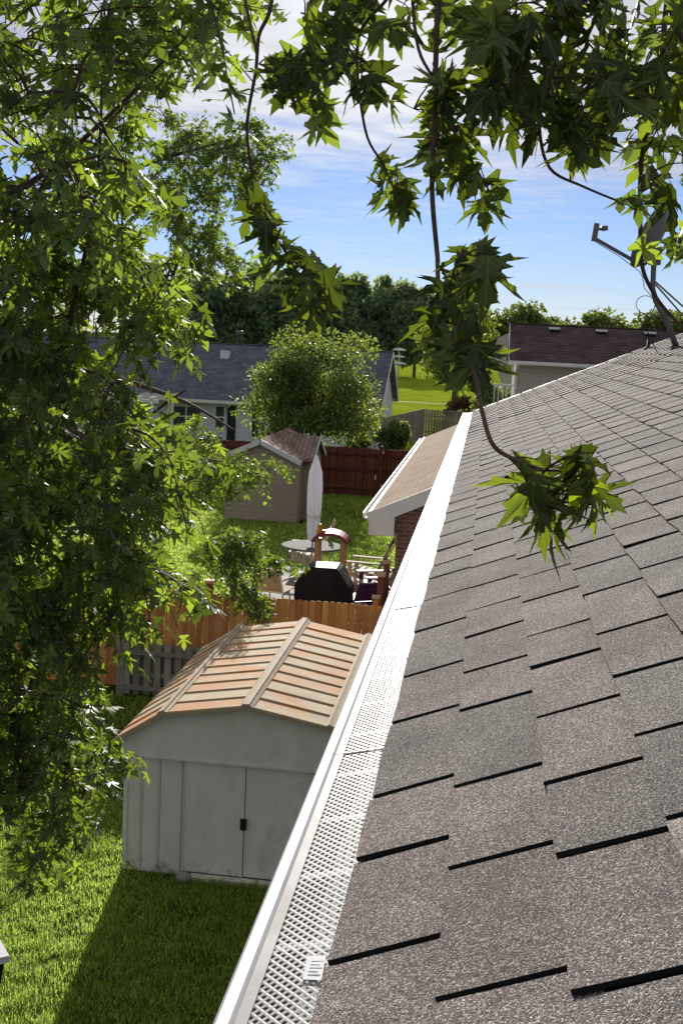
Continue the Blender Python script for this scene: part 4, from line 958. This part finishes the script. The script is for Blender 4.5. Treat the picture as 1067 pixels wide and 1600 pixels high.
QUAD = (np.array([(0, 0, 0), (.34, .45, -.08), (0, 1, -.1), (-.34, .45, -.08)]), np.array([(0, 1, 2), (0, 2, 3)]))
def frames(d, nrm):
    y = d / np.linalg.norm(d, axis=1)[:, None]; x = np.cross(y, nrm); x /= (np.linalg.norm(x, axis=1)[:, None] + 1e-9); z = np.cross(x, y); return x, y, z
def leaves_mesh(name, P, d, nrm, size, tpl, mt, tint=None):
    x, y, z = frames(d, nrm); V, T = tpl; n = len(P); k = len(V)
    W = P[:, None] + size[:, None, None] * (V[None, :, 0:1] * x[:, None] + V[None, :, 1:2] * y[:, None] + V[None, :, 2:3] * z[:, None])
    TT = (np.arange(n)[:, None, None] * k + T[None]).reshape(-1, 3)
    tn = np.repeat(tint if tint is not None else rng.random(n), k)
    return fast_mesh(name, W.reshape(-1, 3), TT, mt, tn, True)
def in_poly(p, poly):
    x, y = p; c = False; n = len(poly); j = n - 1
    for i in range(n):
        xi, yi = poly[i]; xj, yj = poly[j]
        if (yi > y) != (yj > y) and x < (xj - xi) * (y - yi) / (yj - yi) + xi: c = not c
        j = i
    return c
def samp_poly(poly, n):
    xs_ = [p[0] for p in poly]; ys_ = [p[1] for p in poly]; out = []
    while len(out) < n:
        q = (random.uniform(min(xs_), max(xs_)), random.uniform(min(ys_), max(ys_)))
        if in_poly(q, poly): out.append(q)
    return out
def curve(a, b, sag=.1, n=6):
    a, b = np.array(a), np.array(b); t = np.linspace(0, 1, n)[:, None]; Ln = np.linalg.norm(b - a)
    p_ = a * (1 - t) + b * t; p_[:, 2] += (np.sin(math.pi * t[:, 0]) * sag * Ln)
    p_[1:-1] += rng.normal(0, .02 * Ln, (n - 2, 3)); return p_
class Skeleton:
    def __init__(s): s.p = np.zeros((0, 3)); s.g = G()
    def limb(s, pts, r0, r1, k=8, sub=10):
        pts = np.array(pts, float); t = np.linspace(0, len(pts) - 1, (len(pts) - 1) * sub + 1)
        # Catmull-Rom through the points
        out = []
        for q in t:
            i = min(int(q), len(pts) - 2); f_ = q - i
            p0, p1, p2, p3 = pts[max(i - 1, 0)], pts[i], pts[i + 1], pts[min(i + 2, len(pts) - 1)]
            out.append(.5 * ((2 * p1) + (-p0 + p2) * f_ + (2 * p0 - 5 * p1 + 4 * p2 - p3) * f_ ** 2 + (-p0 + 3 * p1 - 3 * p2 + p3) * f_ ** 3))
        out = np.array(out); s.g.tube(out, np.linspace(r0, r1, len(out)), k); s.p = np.vstack([s.p, out]); return out
    def connect(s, c, r=.006, sag=.12):
        d = np.linalg.norm(s.p - c, axis=1); i = int(np.argmin(d + .35 * np.maximum(0, c[2] - s.p[:, 2]))); Ln = d[i]
        if Ln < .03: return
        q = curve(s.p[i], c, sag, max(4, int(Ln / .25) + 3)); s.g.tube(q, np.linspace(min(.03, r * (1 + Ln * .9)), r * .6, len(q)), 5, False); s.p = np.vstack([s.p, q[1:]])
def spray(c, n, ln, size, out_dir):
    """a drooping twig with leaves in pairs; returns positions, directions, normals, sizes, twig points"""
    d = np.array(out_dir, float); d = d + rng.normal(0, .35, 3); d[2] -= .12; d /= np.linalg.norm(d)
    t = np.linspace(0, 1, n); tw = c + d * (t[:, None] - .5) * ln; tw[:, 2] -= .18 * ln * t ** 2
    side = np.cross(d, [0, 0, 1.0]); side /= (np.linalg.norm(side) + 1e-9)
    sg = np.where(np.arange(n) % 2, 1, -1)[:, None]
    dirs = d * .5 + side * sg * .7 + rng.normal(0, .45, (n, 3)); dirs[:, 2] -= .38
    nr = rng.normal(0, .55, (n, 3)); nr[:, 2] += .75; nr += 0.25 * sdir
    P = tw + side * sg * ln * .06 + rng.normal(0, ln * .07, (n, 3))
    sz = size * rng.uniform(.65, 1.2, n)
    return P, dirs, nr, sz, tw

# ---- big silver maple: trunk off the left edge, limbs overhead
mp = thing('silver_maple', 'large silver maple filling the left side, its boughs hanging over the roof', 'tree', (-6.4, 4.4, 0))
sk = Skeleton()
sk.limb([(-6.4, 4.4, 0), (-6.35, 4.4, 1.2), (-6.3, 4.45, 2.6), (-6.15, 4.5, 4.2)], .34, .24, 12)
trunk_g = sk.g; part(trunk_g, 'trunk', M['bark'], mp, True); sk.g = G()
sk.limb([(-6.15, 4.5, 4.1), (-5.0, 4.9, 6.2), (-3.6, 5.4, 7.8), (-2.2, 5.8, 9.0)], .16, .04)
sk.limb([(-6.2, 4.45, 3.4), (-4.9, 5.4, 4.9), (-3.6, 6.4, 5.6), (-2.3, 7.2, 6.0)], .12, .025)
sk.limb([(-6.3, 4.4, 2.7), (-5.0, 5.6, 3.9), (-3.9, 6.8, 4.2), (-3.0, 7.6, 3.8)], .10, .02)
sk.limb([(-6.15, 4.5, 4.2), (-6.6, 5.6, 6.4), (-6.4, 6.8, 8.8), (-5.6, 7.4, 10.5)], .15, .03)
sk.limb([(-6.15, 4.5, 4.2), (-7.4, 3.6, 6.6), (-8.0, 2.6, 9.0)], .14, .03)
over = sk.limb([(-6.15, 4.5, 4.2), (-5.0, 3.6, 6.9), (-2.6, 2.9, 8.05), (-0.4, 2.75, 8.15), (1.6, 2.7, 7.7)], .15, .035)
for lp_, r0_ in (([(-150, 720, 6.2), (60, 640, 6.0), (105, 520, 5.8), (150, 300, 5.6), (160, 120, 5.5)], .024), ([(-150, 850, 6.6), (30, 835, 6.5), (150, 740, 6.5), (235, 650, 6.6), (290, 610, 6.7)], .022),
                 ([(-120, 1010, 6.8), (50, 930, 6.6), (45, 1060, 6.5), (80, 1200, 6.5)], .02), ([(-150, 330, 5.4), (20, 300, 5.4), (150, 200, 5.3), (290, 60, 5.3)], .02), ([(-150, 560, 6.0), (80, 500, 6.1), (200, 440, 6.2), (270, 430, 6.3)], .018)):
    sk.limb([at(*q) for q in lp_], r0_, .005, 6, 6)
Ps, Ds, Ns, Ss = [], [], [], []
def crown(poly, ncl, d0, d1, nl, ln, size, skel, store):
    pts = [at(q[0], q[1], random.uniform(d0, d1)) for q in samp_poly(poly, ncl)]
    base = skel.p[0] if len(skel.p) else None
    pts.sort(key=lambda p_: np.linalg.norm(skel.p - p_, axis=1).min())
    for c in pts:
        i = int(np.argmin(np.linalg.norm(skel.p - c, axis=1))); od = c - skel.p[i]; od = od / (np.linalg.norm(od) + 1e-6)
        skel.connect(c)
        P, d_, n_, s_2, tw = spray(c, random.randint(nl - 4, nl + 4), ln * random.uniform(.7, 1.25), size, od)
        skel.g.tube(tw[::3], .0035, 4, False)
        for a, b in zip(store, (P, d_, n_, s_2)): a.append(b)
ST = (Ps, Ds, Ns, Ss)
crown([(-160, -160), (360, -160), (350, 40), (335, 90), (255, 105), (220, 190), (205, 300), (245, 335), (285, 420), (-160, 420)], 138, 4.4, 6.6, 16, .55, .112, sk, ST)
crown([(-160, 400), (285, 400), (290, 480), (265, 545), (175, 560), (165, 640), (280, 655), (305, 710), (245, 820), (250, 900), (-160, 900)], 250, 5.0, 7.4, 17, .55, .105, sk, ST)
crown([(-160, 880), (228, 880), (222, 940), (170, 990), (140, 1050), (125, 1120), (185, 1160), (135, 1220), (130, 1275), (105, 1360), (70, 1345), (25, 1270), (-160, 1210)], 225, 5.6, 7.6, 18, .5, .100, sk, ST)
# the rest of the crown, left of and above the picture
for k in range(150):
    c = np.array([random.uniform(-9.5, -4.6), random.uniform(1.5, 8.0), random.uniform(4.5, 11.5)])
    pr_ = c - CAMP; dd_ = pr_ @ Fv
    if dd_ > 0 and abs(533.5 + FPX * (pr_ @ Rv) / dd_ - 533) < 700 and abs(FPX * (pr_ @ Uv) / dd_) < 900: continue
    sk.connect(c); P, d_, n_, s_2, tw = spray(c, 18, .9, .11, c - np.array([-6.2, 4.5, 5]))
    for a, b in zip(ST, (P, d_, n_, s_2)): a.append(b)
part(sk.g, 'branches', M['twig'], mp, True)

# ---- boughs hanging close to the camera, leaf by leaf
near_leaf_me = [fast_mesh('leaf', *leaf_curved(HALF_NEAR, f_, d_, c_2, p_2), M['leaf_near'], None, True) for f_, d_, c_2, p_2 in ((.10, .20, .45, 0), (.30, .10, .25, 1.3), (.05, .38, .6, 2.1), (.22, .02, -.3, 3.3), (.4, .3, .2, 4.1), (.0, .1, .8, 5.2))]
leaf_jobs = []       # (bough, P, dir, normal, size, depth)
def bough(stems, clusters):
    """stems: list of (list of (px, py, depth), r0, r1); clusters: (polygon, n, depth0, depth1, size)"""
    g = G(); nodes = []
    for pts, r0, r1 in stems:
        W = np.array([at(*q) if len(q) == 3 and q[2] > 0 else np.array(q[:3]) for q in pts]); W2 = []
        for i in range(len(W) - 1):
            p0, p1, p2, p3 = W[max(i - 1, 0)], W[i], W[i + 1], W[min(i + 2, len(W) - 1)]
            for f_ in np.linspace(0, 1, 7)[:-1]:
                W2.append(.5 * ((2 * p1) + (-p0 + p2) * f_ + (2 * p0 - 5 * p1 + 4 * p2 - p3) * f_ ** 2 + (-p0 + 3 * p1 - 3 * p2 + p3) * f_ ** 3))
        W2.append(W[-1]); W2 = np.array(W2); g.tube(W2, np.linspace(r0, r1, len(W2)), 7); nodes.append(W2)
    nodes = np.vstack(nodes); jobs = []
    for poly, n, d0, d1, size in clusters:
        cx = np.mean([p_[0] for p_ in poly]); got = []
        tries = 0
        while len(got) < n and tries < n * 30:
            tries += 1; q = samp_poly(poly, 1)[0]; c = at(q[0], q[1], random.uniform(d0, d1))
            if all(np.linalg.norm(c - o_) > size * .22 for o_ in got): got.append(c)
        for c in got:
            i = int(np.argmin(np.linalg.norm(nodes - c, axis=1) + .4 * np.maximum(0, c[2] - nodes[:, 2]))); a = nodes[i]
            dv = c - a; Ln = np.linalg.norm(dv); dirv = dv / (Ln + 1e-6) * .6 + rng.normal(0, .35, 3); dirv[2] -= .75
            dirv /= np.linalg.norm(dirv); sz = size * random.uniform(.7, 1.15); p0 = c - dirv * sz * .45
            q = curve(a, p0, .08, 5); g.tube(q, np.linspace(.0022, .0010, 5), 4, False)
            if Ln > .12: nodes = np.vstack([nodes, q[2:4]])
            nr = rng.normal(0, .7, 3) + np.array([0, -.25, .45]); jobs.append((p0, dirv, nr, sz))
    o = part(g, 'bough', M['twig'], mp, True)
    for j in jobs: leaf_jobs.append((o,) + j)
def ov(i): return tuple(over[i])
up3 = lambda x, y, d: (x, y, d)
bough([([(428, -150, 2.9), (425, 0, 2.9), (405, 55, 2.9), (400, 110, 2.9), (386, 200, 2.95), (396, 285, 2.95), (400, 320, 2.95), (440, 385, 2.95), (480, 450, 2.9), (515, 500, 2.9)], .0055, .0022), ([(375, -60, 2.95), (385, 10, 2.95), (402, 85, 2.92)], .0045, .004)],
      [([(385, 310), (420, 320), (445, 370), (500, 400), (540, 440), (530, 515), (500, 510), (480, 470), (440, 470), (415, 430), (385, 350)], 34, 2.75, 3.1, .105)])
bough([([(560, -120, 2.7), (540, 0, 2.75), (470, 80, 2.8), (440, 110, 2.8), (405, 100, 2.85)], .005, .002)],
      [([(415, 85), (470, 80), (525, 150), (525, 205), (490, 215), (455, 170), (420, 120)], 24, 2.65, 2.95, .10)])
bough([([(640, -150, 2.8), (615, -20, 2.8), (560, 60, 2.8), (570, 200, 2.8), (600, 260, 2.8), (625, 320, 2.8)], .005, .002), ([(640, -100, 2.8), (650, 60, 2.7), (680, 130, 2.6), (720, 220, 2.7), (765, 300, 2.7)], .0045, .002), ([(560, 60, 2.8), (500, 30, 2.8), (470, 20, 2.8)], .004, .002)],
      [([(470, -40), (640, -60), (720, 0), (720, 160), (700, 230), (640, 200), (600, 160), (540, 160), (500, 110), (470, 40)], 58, 2.4, 3.1, .105), ([(575, 235), (600, 240), (645, 290), (640, 340), (610, 345), (580, 280)], 14, 2.7, 2.95, .085), ([(680, 230), (740, 230), (780, 270), (775, 335), (740, 340), (700, 290)], 18, 2.6, 2.85, .09)])
bough([([(900, -160, 2.4), (880, -20, 2.4), (860, 60, 2.4), (850, 150, 2.4), (842, 195, 2.4), (858, 262, 2.4), (912, 292, 2.42), (985, 322, 2.45)], .006, .002)],
      [([(735, -40), (1000, -60), (985, 80), (975, 200), (940, 240), (880, 225), (800, 210), (760, 180), (740, 90)], 108, 2.1, 2.7, .108), ([(965, 305), (1005, 305), (1010, 345), (975, 345)], 6, 2.4, 2.5, .06), ([(880, 215), (935, 225), (925, 250), (890, 250)], 3, 2.3, 2.4, .10)])
bough([([(1075, -160, 2.5), (1042, 0, 2.5), (1030, 120, 2.5), (1003, 240, 2.5), (1000, 330, 2.5), (1002, 410, 2.5), (1016, 450, 2.5), (1040, 485, 2.5), (1075, 520, 2.5)], .006, .0035), ([(1042, 0, 2.5), (1090, 150, 2.5), (1085, 300, 2.5), (1060, 380, 2.5)], .006, .002)],
      [([(985, 20), (1110, -40), (1130, 420), (1075, 415), (1060, 350), (1005, 290), (965, 260), (985, 150)], 62, 2.3, 2.9, .10), ([(985, 375), (1030, 380), (1067, 360), (1080, 400), (1010, 410)], 8, 2.4, 2.6, .075)])
bough([([(690, -160, 2.35), (682, 60, 2.35), (678, 200, 2.33), (675, 300, 2.3), (683, 400, 2.28), (684, 440, 2.2), (690, 520, 2.05), (735, 570, 1.95), (752, 640, 1.8), (770, 695, 1.7), (808, 720, 1.65), (850, 735, 1.62)], .0058, .0028), ([(683, 418, 2.28), (705, 425, 2.27), (740, 420, 2.26), (745, 390, 2.26)], .004, .002)],
      [([(672, 120), (705, 120), (735, 180), (720, 260), (690, 300), (665, 240)], 14, 2.25, 2.45, .095),
       ([(710, 395), (745, 390), (775, 440), (770, 470), (755, 520), (765, 575), (750, 590), (700, 580), (670, 540), (675, 490), (700, 440)], 31, 1.9, 2.2, .098),
       ([(815, 740), (850, 745), (880, 715), (935, 730), (948, 765), (940, 805), (895, 830), (840, 838), (825, 800)], 20, 1.55, 1.75, .092)])
vis = sorted(range(len(leaf_jobs)), key=lambda i: -leaf_jobs[i][4] / max(.5, (leaf_jobs[i][1] - CAMP) @ Fv)); single = set(vis[:296])
rest = [[], [], [], []]
for i, (o, p0, d_, n_, s_2) in enumerate(leaf_jobs):
    if i in single:
        x, y, z = frames(d_[None], n_[None]); x, y, z = x[0], y[0], z[0]
        lo = bpy.data.objects.new('leaf', near_leaf_me[i % 6]); COL.objects.link(lo); lo.parent = o
        lo.matrix_local = Matrix(((x[0] * s_2, y[0] * s_2, z[0] * s_2, p0[0]), (x[1] * s_2, y[1] * s_2, z[1] * s_2, p0[1]), (x[2] * s_2, y[2] * s_2, z[2] * s_2, p0[2]), (0, 0, 0, 1)))
    else:
        for a, b in zip(rest, (p0[None], d_[None], n_[None], np.array([s_2]))): a.append(b)
for a, b in zip(ST, rest):
    if b: a.extend(b)
o = link('crown', leaves_mesh('crown', *[np.concatenate(q) for q in ST], T_MID, M['leaf']), mp); o['kind'] = 'stuff'

# ---- second maple, farther off on the left
m2 = thing('distant_maple', 'finer leaved maple farther back, its boughs reaching over the cedar fence', 'tree', (-10.2, 19.6, 0))
sk = Skeleton(); sk.limb([(-10.2, 19.6, 0), (-10.1, 19.6, 2.0), (-9.8, 19.5, 4.0)], .30, .2, 10); part(sk.g, 'trunk', M['bark'], m2, True); sk.g = G()
sk.limb([(-9.8, 19.5, 3.6), (-8.0, 18.4, 4.4), (-6.0, 17.4, 3.9), (-4.2, 17.0, 2.9)], .10, .015)
sk.limb([(-9.8, 19.5, 4.0), (-8.4, 22.0, 4.8), (-6.6, 24.0, 4.3), (-5.2, 24.3, 3.6)], .10, .015)
sk.limb([(-9.8, 19.5, 4.0), (-8.4, 18.6, 6.4), (-6.2, 18.4, 7.9), (-4.2, 18.4, 8.6)], .11, .015)
sk.limb([(-9.8, 19.5, 4.0), (-9.2, 19.8, 8.0), (-7.6, 20.0, 11.0)], .13, .03)
ST2 = ([], [], [], [])
crown([(255, 170), (335, 195), (400, 180), (448, 212), (440, 245), (415, 268), (390, 300), (330, 330), (240, 330)], 150, 17.5, 19.5, 30, .6, .098, sk, ST2)
crown([(260, 325), (335, 350), (388, 402), (378, 424), (290, 425)], 60, 17.5, 19.5, 30, .5, .098, sk, ST2)
crown([(290, 660), (320, 650), (345, 705), (458, 725), (450, 748), (340, 775), (290, 785)], 95, 23.2, 25.0, 28, .6, .11, sk, ST2)
crown([(318, 825), (330, 830), (420, 832), (415, 850), (370, 860), (430, 874), (485, 878), (475, 890), (395, 898), (418, 955), (390, 962), (350, 905), (325, 885)], 105, 16.6, 17.2, 26, .42, .085, sk, ST2)
crown([(-140, 90), (240, 150), (280, 420), (285, 540), (150, 560), (140, 650), (210, 690), (-140, 720)], 100, 17.5, 20.5, 20, .8, .10, sk, ST2)
crown([(-160, -140), (300, -140), (270, 90), (-160, 90)], 22, 17.5, 20.5, 20, .8, .10, sk, ST2)
part(sk.g, 'branches', M['twig'], m2, True)
o = link('crown', leaves_mesh('crown', *[np.concatenate(q) for q in ST2], T_FAR, M['leaf']), m2); o['kind'] = 'stuff'

# ---- garden tree, woodland edge, shrubs
def blob_tree(name, label, base, rx, rz, zc, nleaf, size, mt, group=None, ncl=26, trunk_r=.2, seed=0, tpl=QUAD, cat='tree', conical=0.0, low=0.0):
    r_ = np.random.default_rng(seed + 100); base = np.array(base, float)
    t = thing(name, label, cat, base.tolist(), 0, group)
    g = G(); g.tube([base, base + (0, 0, zc * .5), base + (.05 * rx, 0, zc)], [trunk_r, trunk_r * .8, trunk_r * .4], 7)
    cl = []
    for k in range(ncl):
        u = r_.normal(0, 1, 3); u /= np.linalg.norm(u); rad = r_.uniform(.40, 1.0)
        c = u * rad * np.array([rx, rx, rz]); sh = 1.0 - conical * max(0, c[2] / rz)
        c[0] *= sh; c[1] *= sh
        c = base + (0, 0, zc) + c; c[2] = max(c[2], base[2] + low); cl.append(c)
        g.tube(curve(base + (0, 0, zc * .55), c, .04, 5), np.linspace(trunk_r * .3, trunk_r * .06, 5), 5, False)
    part(g, 'trunk', M['bark'], t)
    cl = np.array(cl); per = nleaf // ncl; rr_ = .38 * rx
    off = r_.normal(0, 1, (ncl, per, 3)); off /= np.linalg.norm(off, axis=2)[:, :, None]
    off *= (r_.random((ncl, per, 1)) ** .45) * rr_ * r_.uniform(.6, 1.15, (ncl, 1, 1)); off[:, :, 2] *= .85 * min(1.3, rz / rx)
    P = (cl[:, None] + off).reshape(-1, 3); n = len(P)
    out = off.reshape(-1, 3); d_ = out + r_.normal(0, rr_ * .6, (n, 3)); d_[:, 2] -= rr_ * .35; nr = r_.normal(0, .6, (n, 3)) + np.array([0, 0, .7])
    P[:, 2] = np.maximum(P[:, 2], base[2] + .05)
    tint = np.clip(np.repeat(r_.random(ncl), per) * .5 + r_.random(n) * .5, 0, .999)
    o = link('crown', leaves_mesh('crown', P, d_, nr, size * r_.uniform(.6, 1.3, n), tpl, mt, tint), t); o['kind'] = 'stuff'
    return t
blob_tree('garden_tree', 'round green garden tree in front of the pale bungalow', (-6.75, 47.6, 0), 2.75, 2.45, 3.45, 26000, .15, M['leaf_far'], ncl=46, trunk_r=.13, seed=1, low=1.0)
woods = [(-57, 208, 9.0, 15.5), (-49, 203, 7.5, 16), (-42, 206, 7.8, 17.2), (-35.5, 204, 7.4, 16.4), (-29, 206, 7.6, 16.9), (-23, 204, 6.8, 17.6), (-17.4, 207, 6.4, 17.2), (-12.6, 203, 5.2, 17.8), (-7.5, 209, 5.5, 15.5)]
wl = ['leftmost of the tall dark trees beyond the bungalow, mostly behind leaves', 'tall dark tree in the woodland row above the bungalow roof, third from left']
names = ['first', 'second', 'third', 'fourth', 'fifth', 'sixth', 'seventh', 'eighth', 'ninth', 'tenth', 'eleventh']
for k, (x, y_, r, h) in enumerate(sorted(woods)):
    blob_tree('woodland_tree', 'tall dark tree in the far woodland row, %s from the left' % names[k], (x, y_, 0), r * .72, h * .45, h * .53, 9000, 1.0, M['leaf_wood_hazy'], 'tall trees along the far lawn', ncl=44, trunk_r=.3, seed=20 + k, low=1.2)
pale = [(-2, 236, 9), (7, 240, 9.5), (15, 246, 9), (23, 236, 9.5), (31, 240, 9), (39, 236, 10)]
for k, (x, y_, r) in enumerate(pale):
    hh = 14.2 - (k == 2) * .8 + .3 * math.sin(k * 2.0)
    blob_tree('hedgerow_tree', 'lighter green tree beyond the plum roofed house, %s from the left' % names[k], (x, y_, 0), r * .92, hh * .45, hh * .53, 9000, 1.05, M['leaf_wood_hazy'] if k in (2,) else M['leaf_pale'], 'pale trees on the right skyline', ncl=26, trunk_r=.3, seed=60 + k, low=.6)
blob_tree('tall_shade_tree', 'tall dense dark tree behind the hanging bough, left of the plum roof', (-2.6, 98, 0), 3.2, 5.0, 6.3, 14000, .34, M['leaf_far'], ncl=40, trunk_r=.3, seed=3, low=.6, conical=.45)
blob_tree('shrub', 'reddish brown shrub by the end of the white gutter', (-1.35, 80, 0), 1.35, 1.1, 1.25, 3200, .22, M['leaf_red'], ncl=16, trunk_r=.06, seed=4, cat='shrub')
blob_tree('shrub', 'tall dark shrub against the white downspout of the cream house', (.3, 62, 0), 1.2, 1.9, 2.2, 5200, .2, M['leaf_far'], ncl=18, trunk_r=.07, seed=5, cat='shrub')
blob_tree('shrub', 'dark green shrub beside the bungalow gable', (-4.3, 57.4, 0), .85, 1.0, 1.15, 3600, .16, M['leaf_far'], ncl=16, trunk_r=.06, seed=6, cat='shrub')
blob_tree('shrub', 'small yellow green shrub just behind the dark red fence', (-5.2, 50.0, 0), .75, .8, .95, 2600, .14, M['leaf_pale'], ncl=14, trunk_r=.05, seed=7, cat='shrub')
for o in ROOTS:
    if '_root' in o: del o['_root']
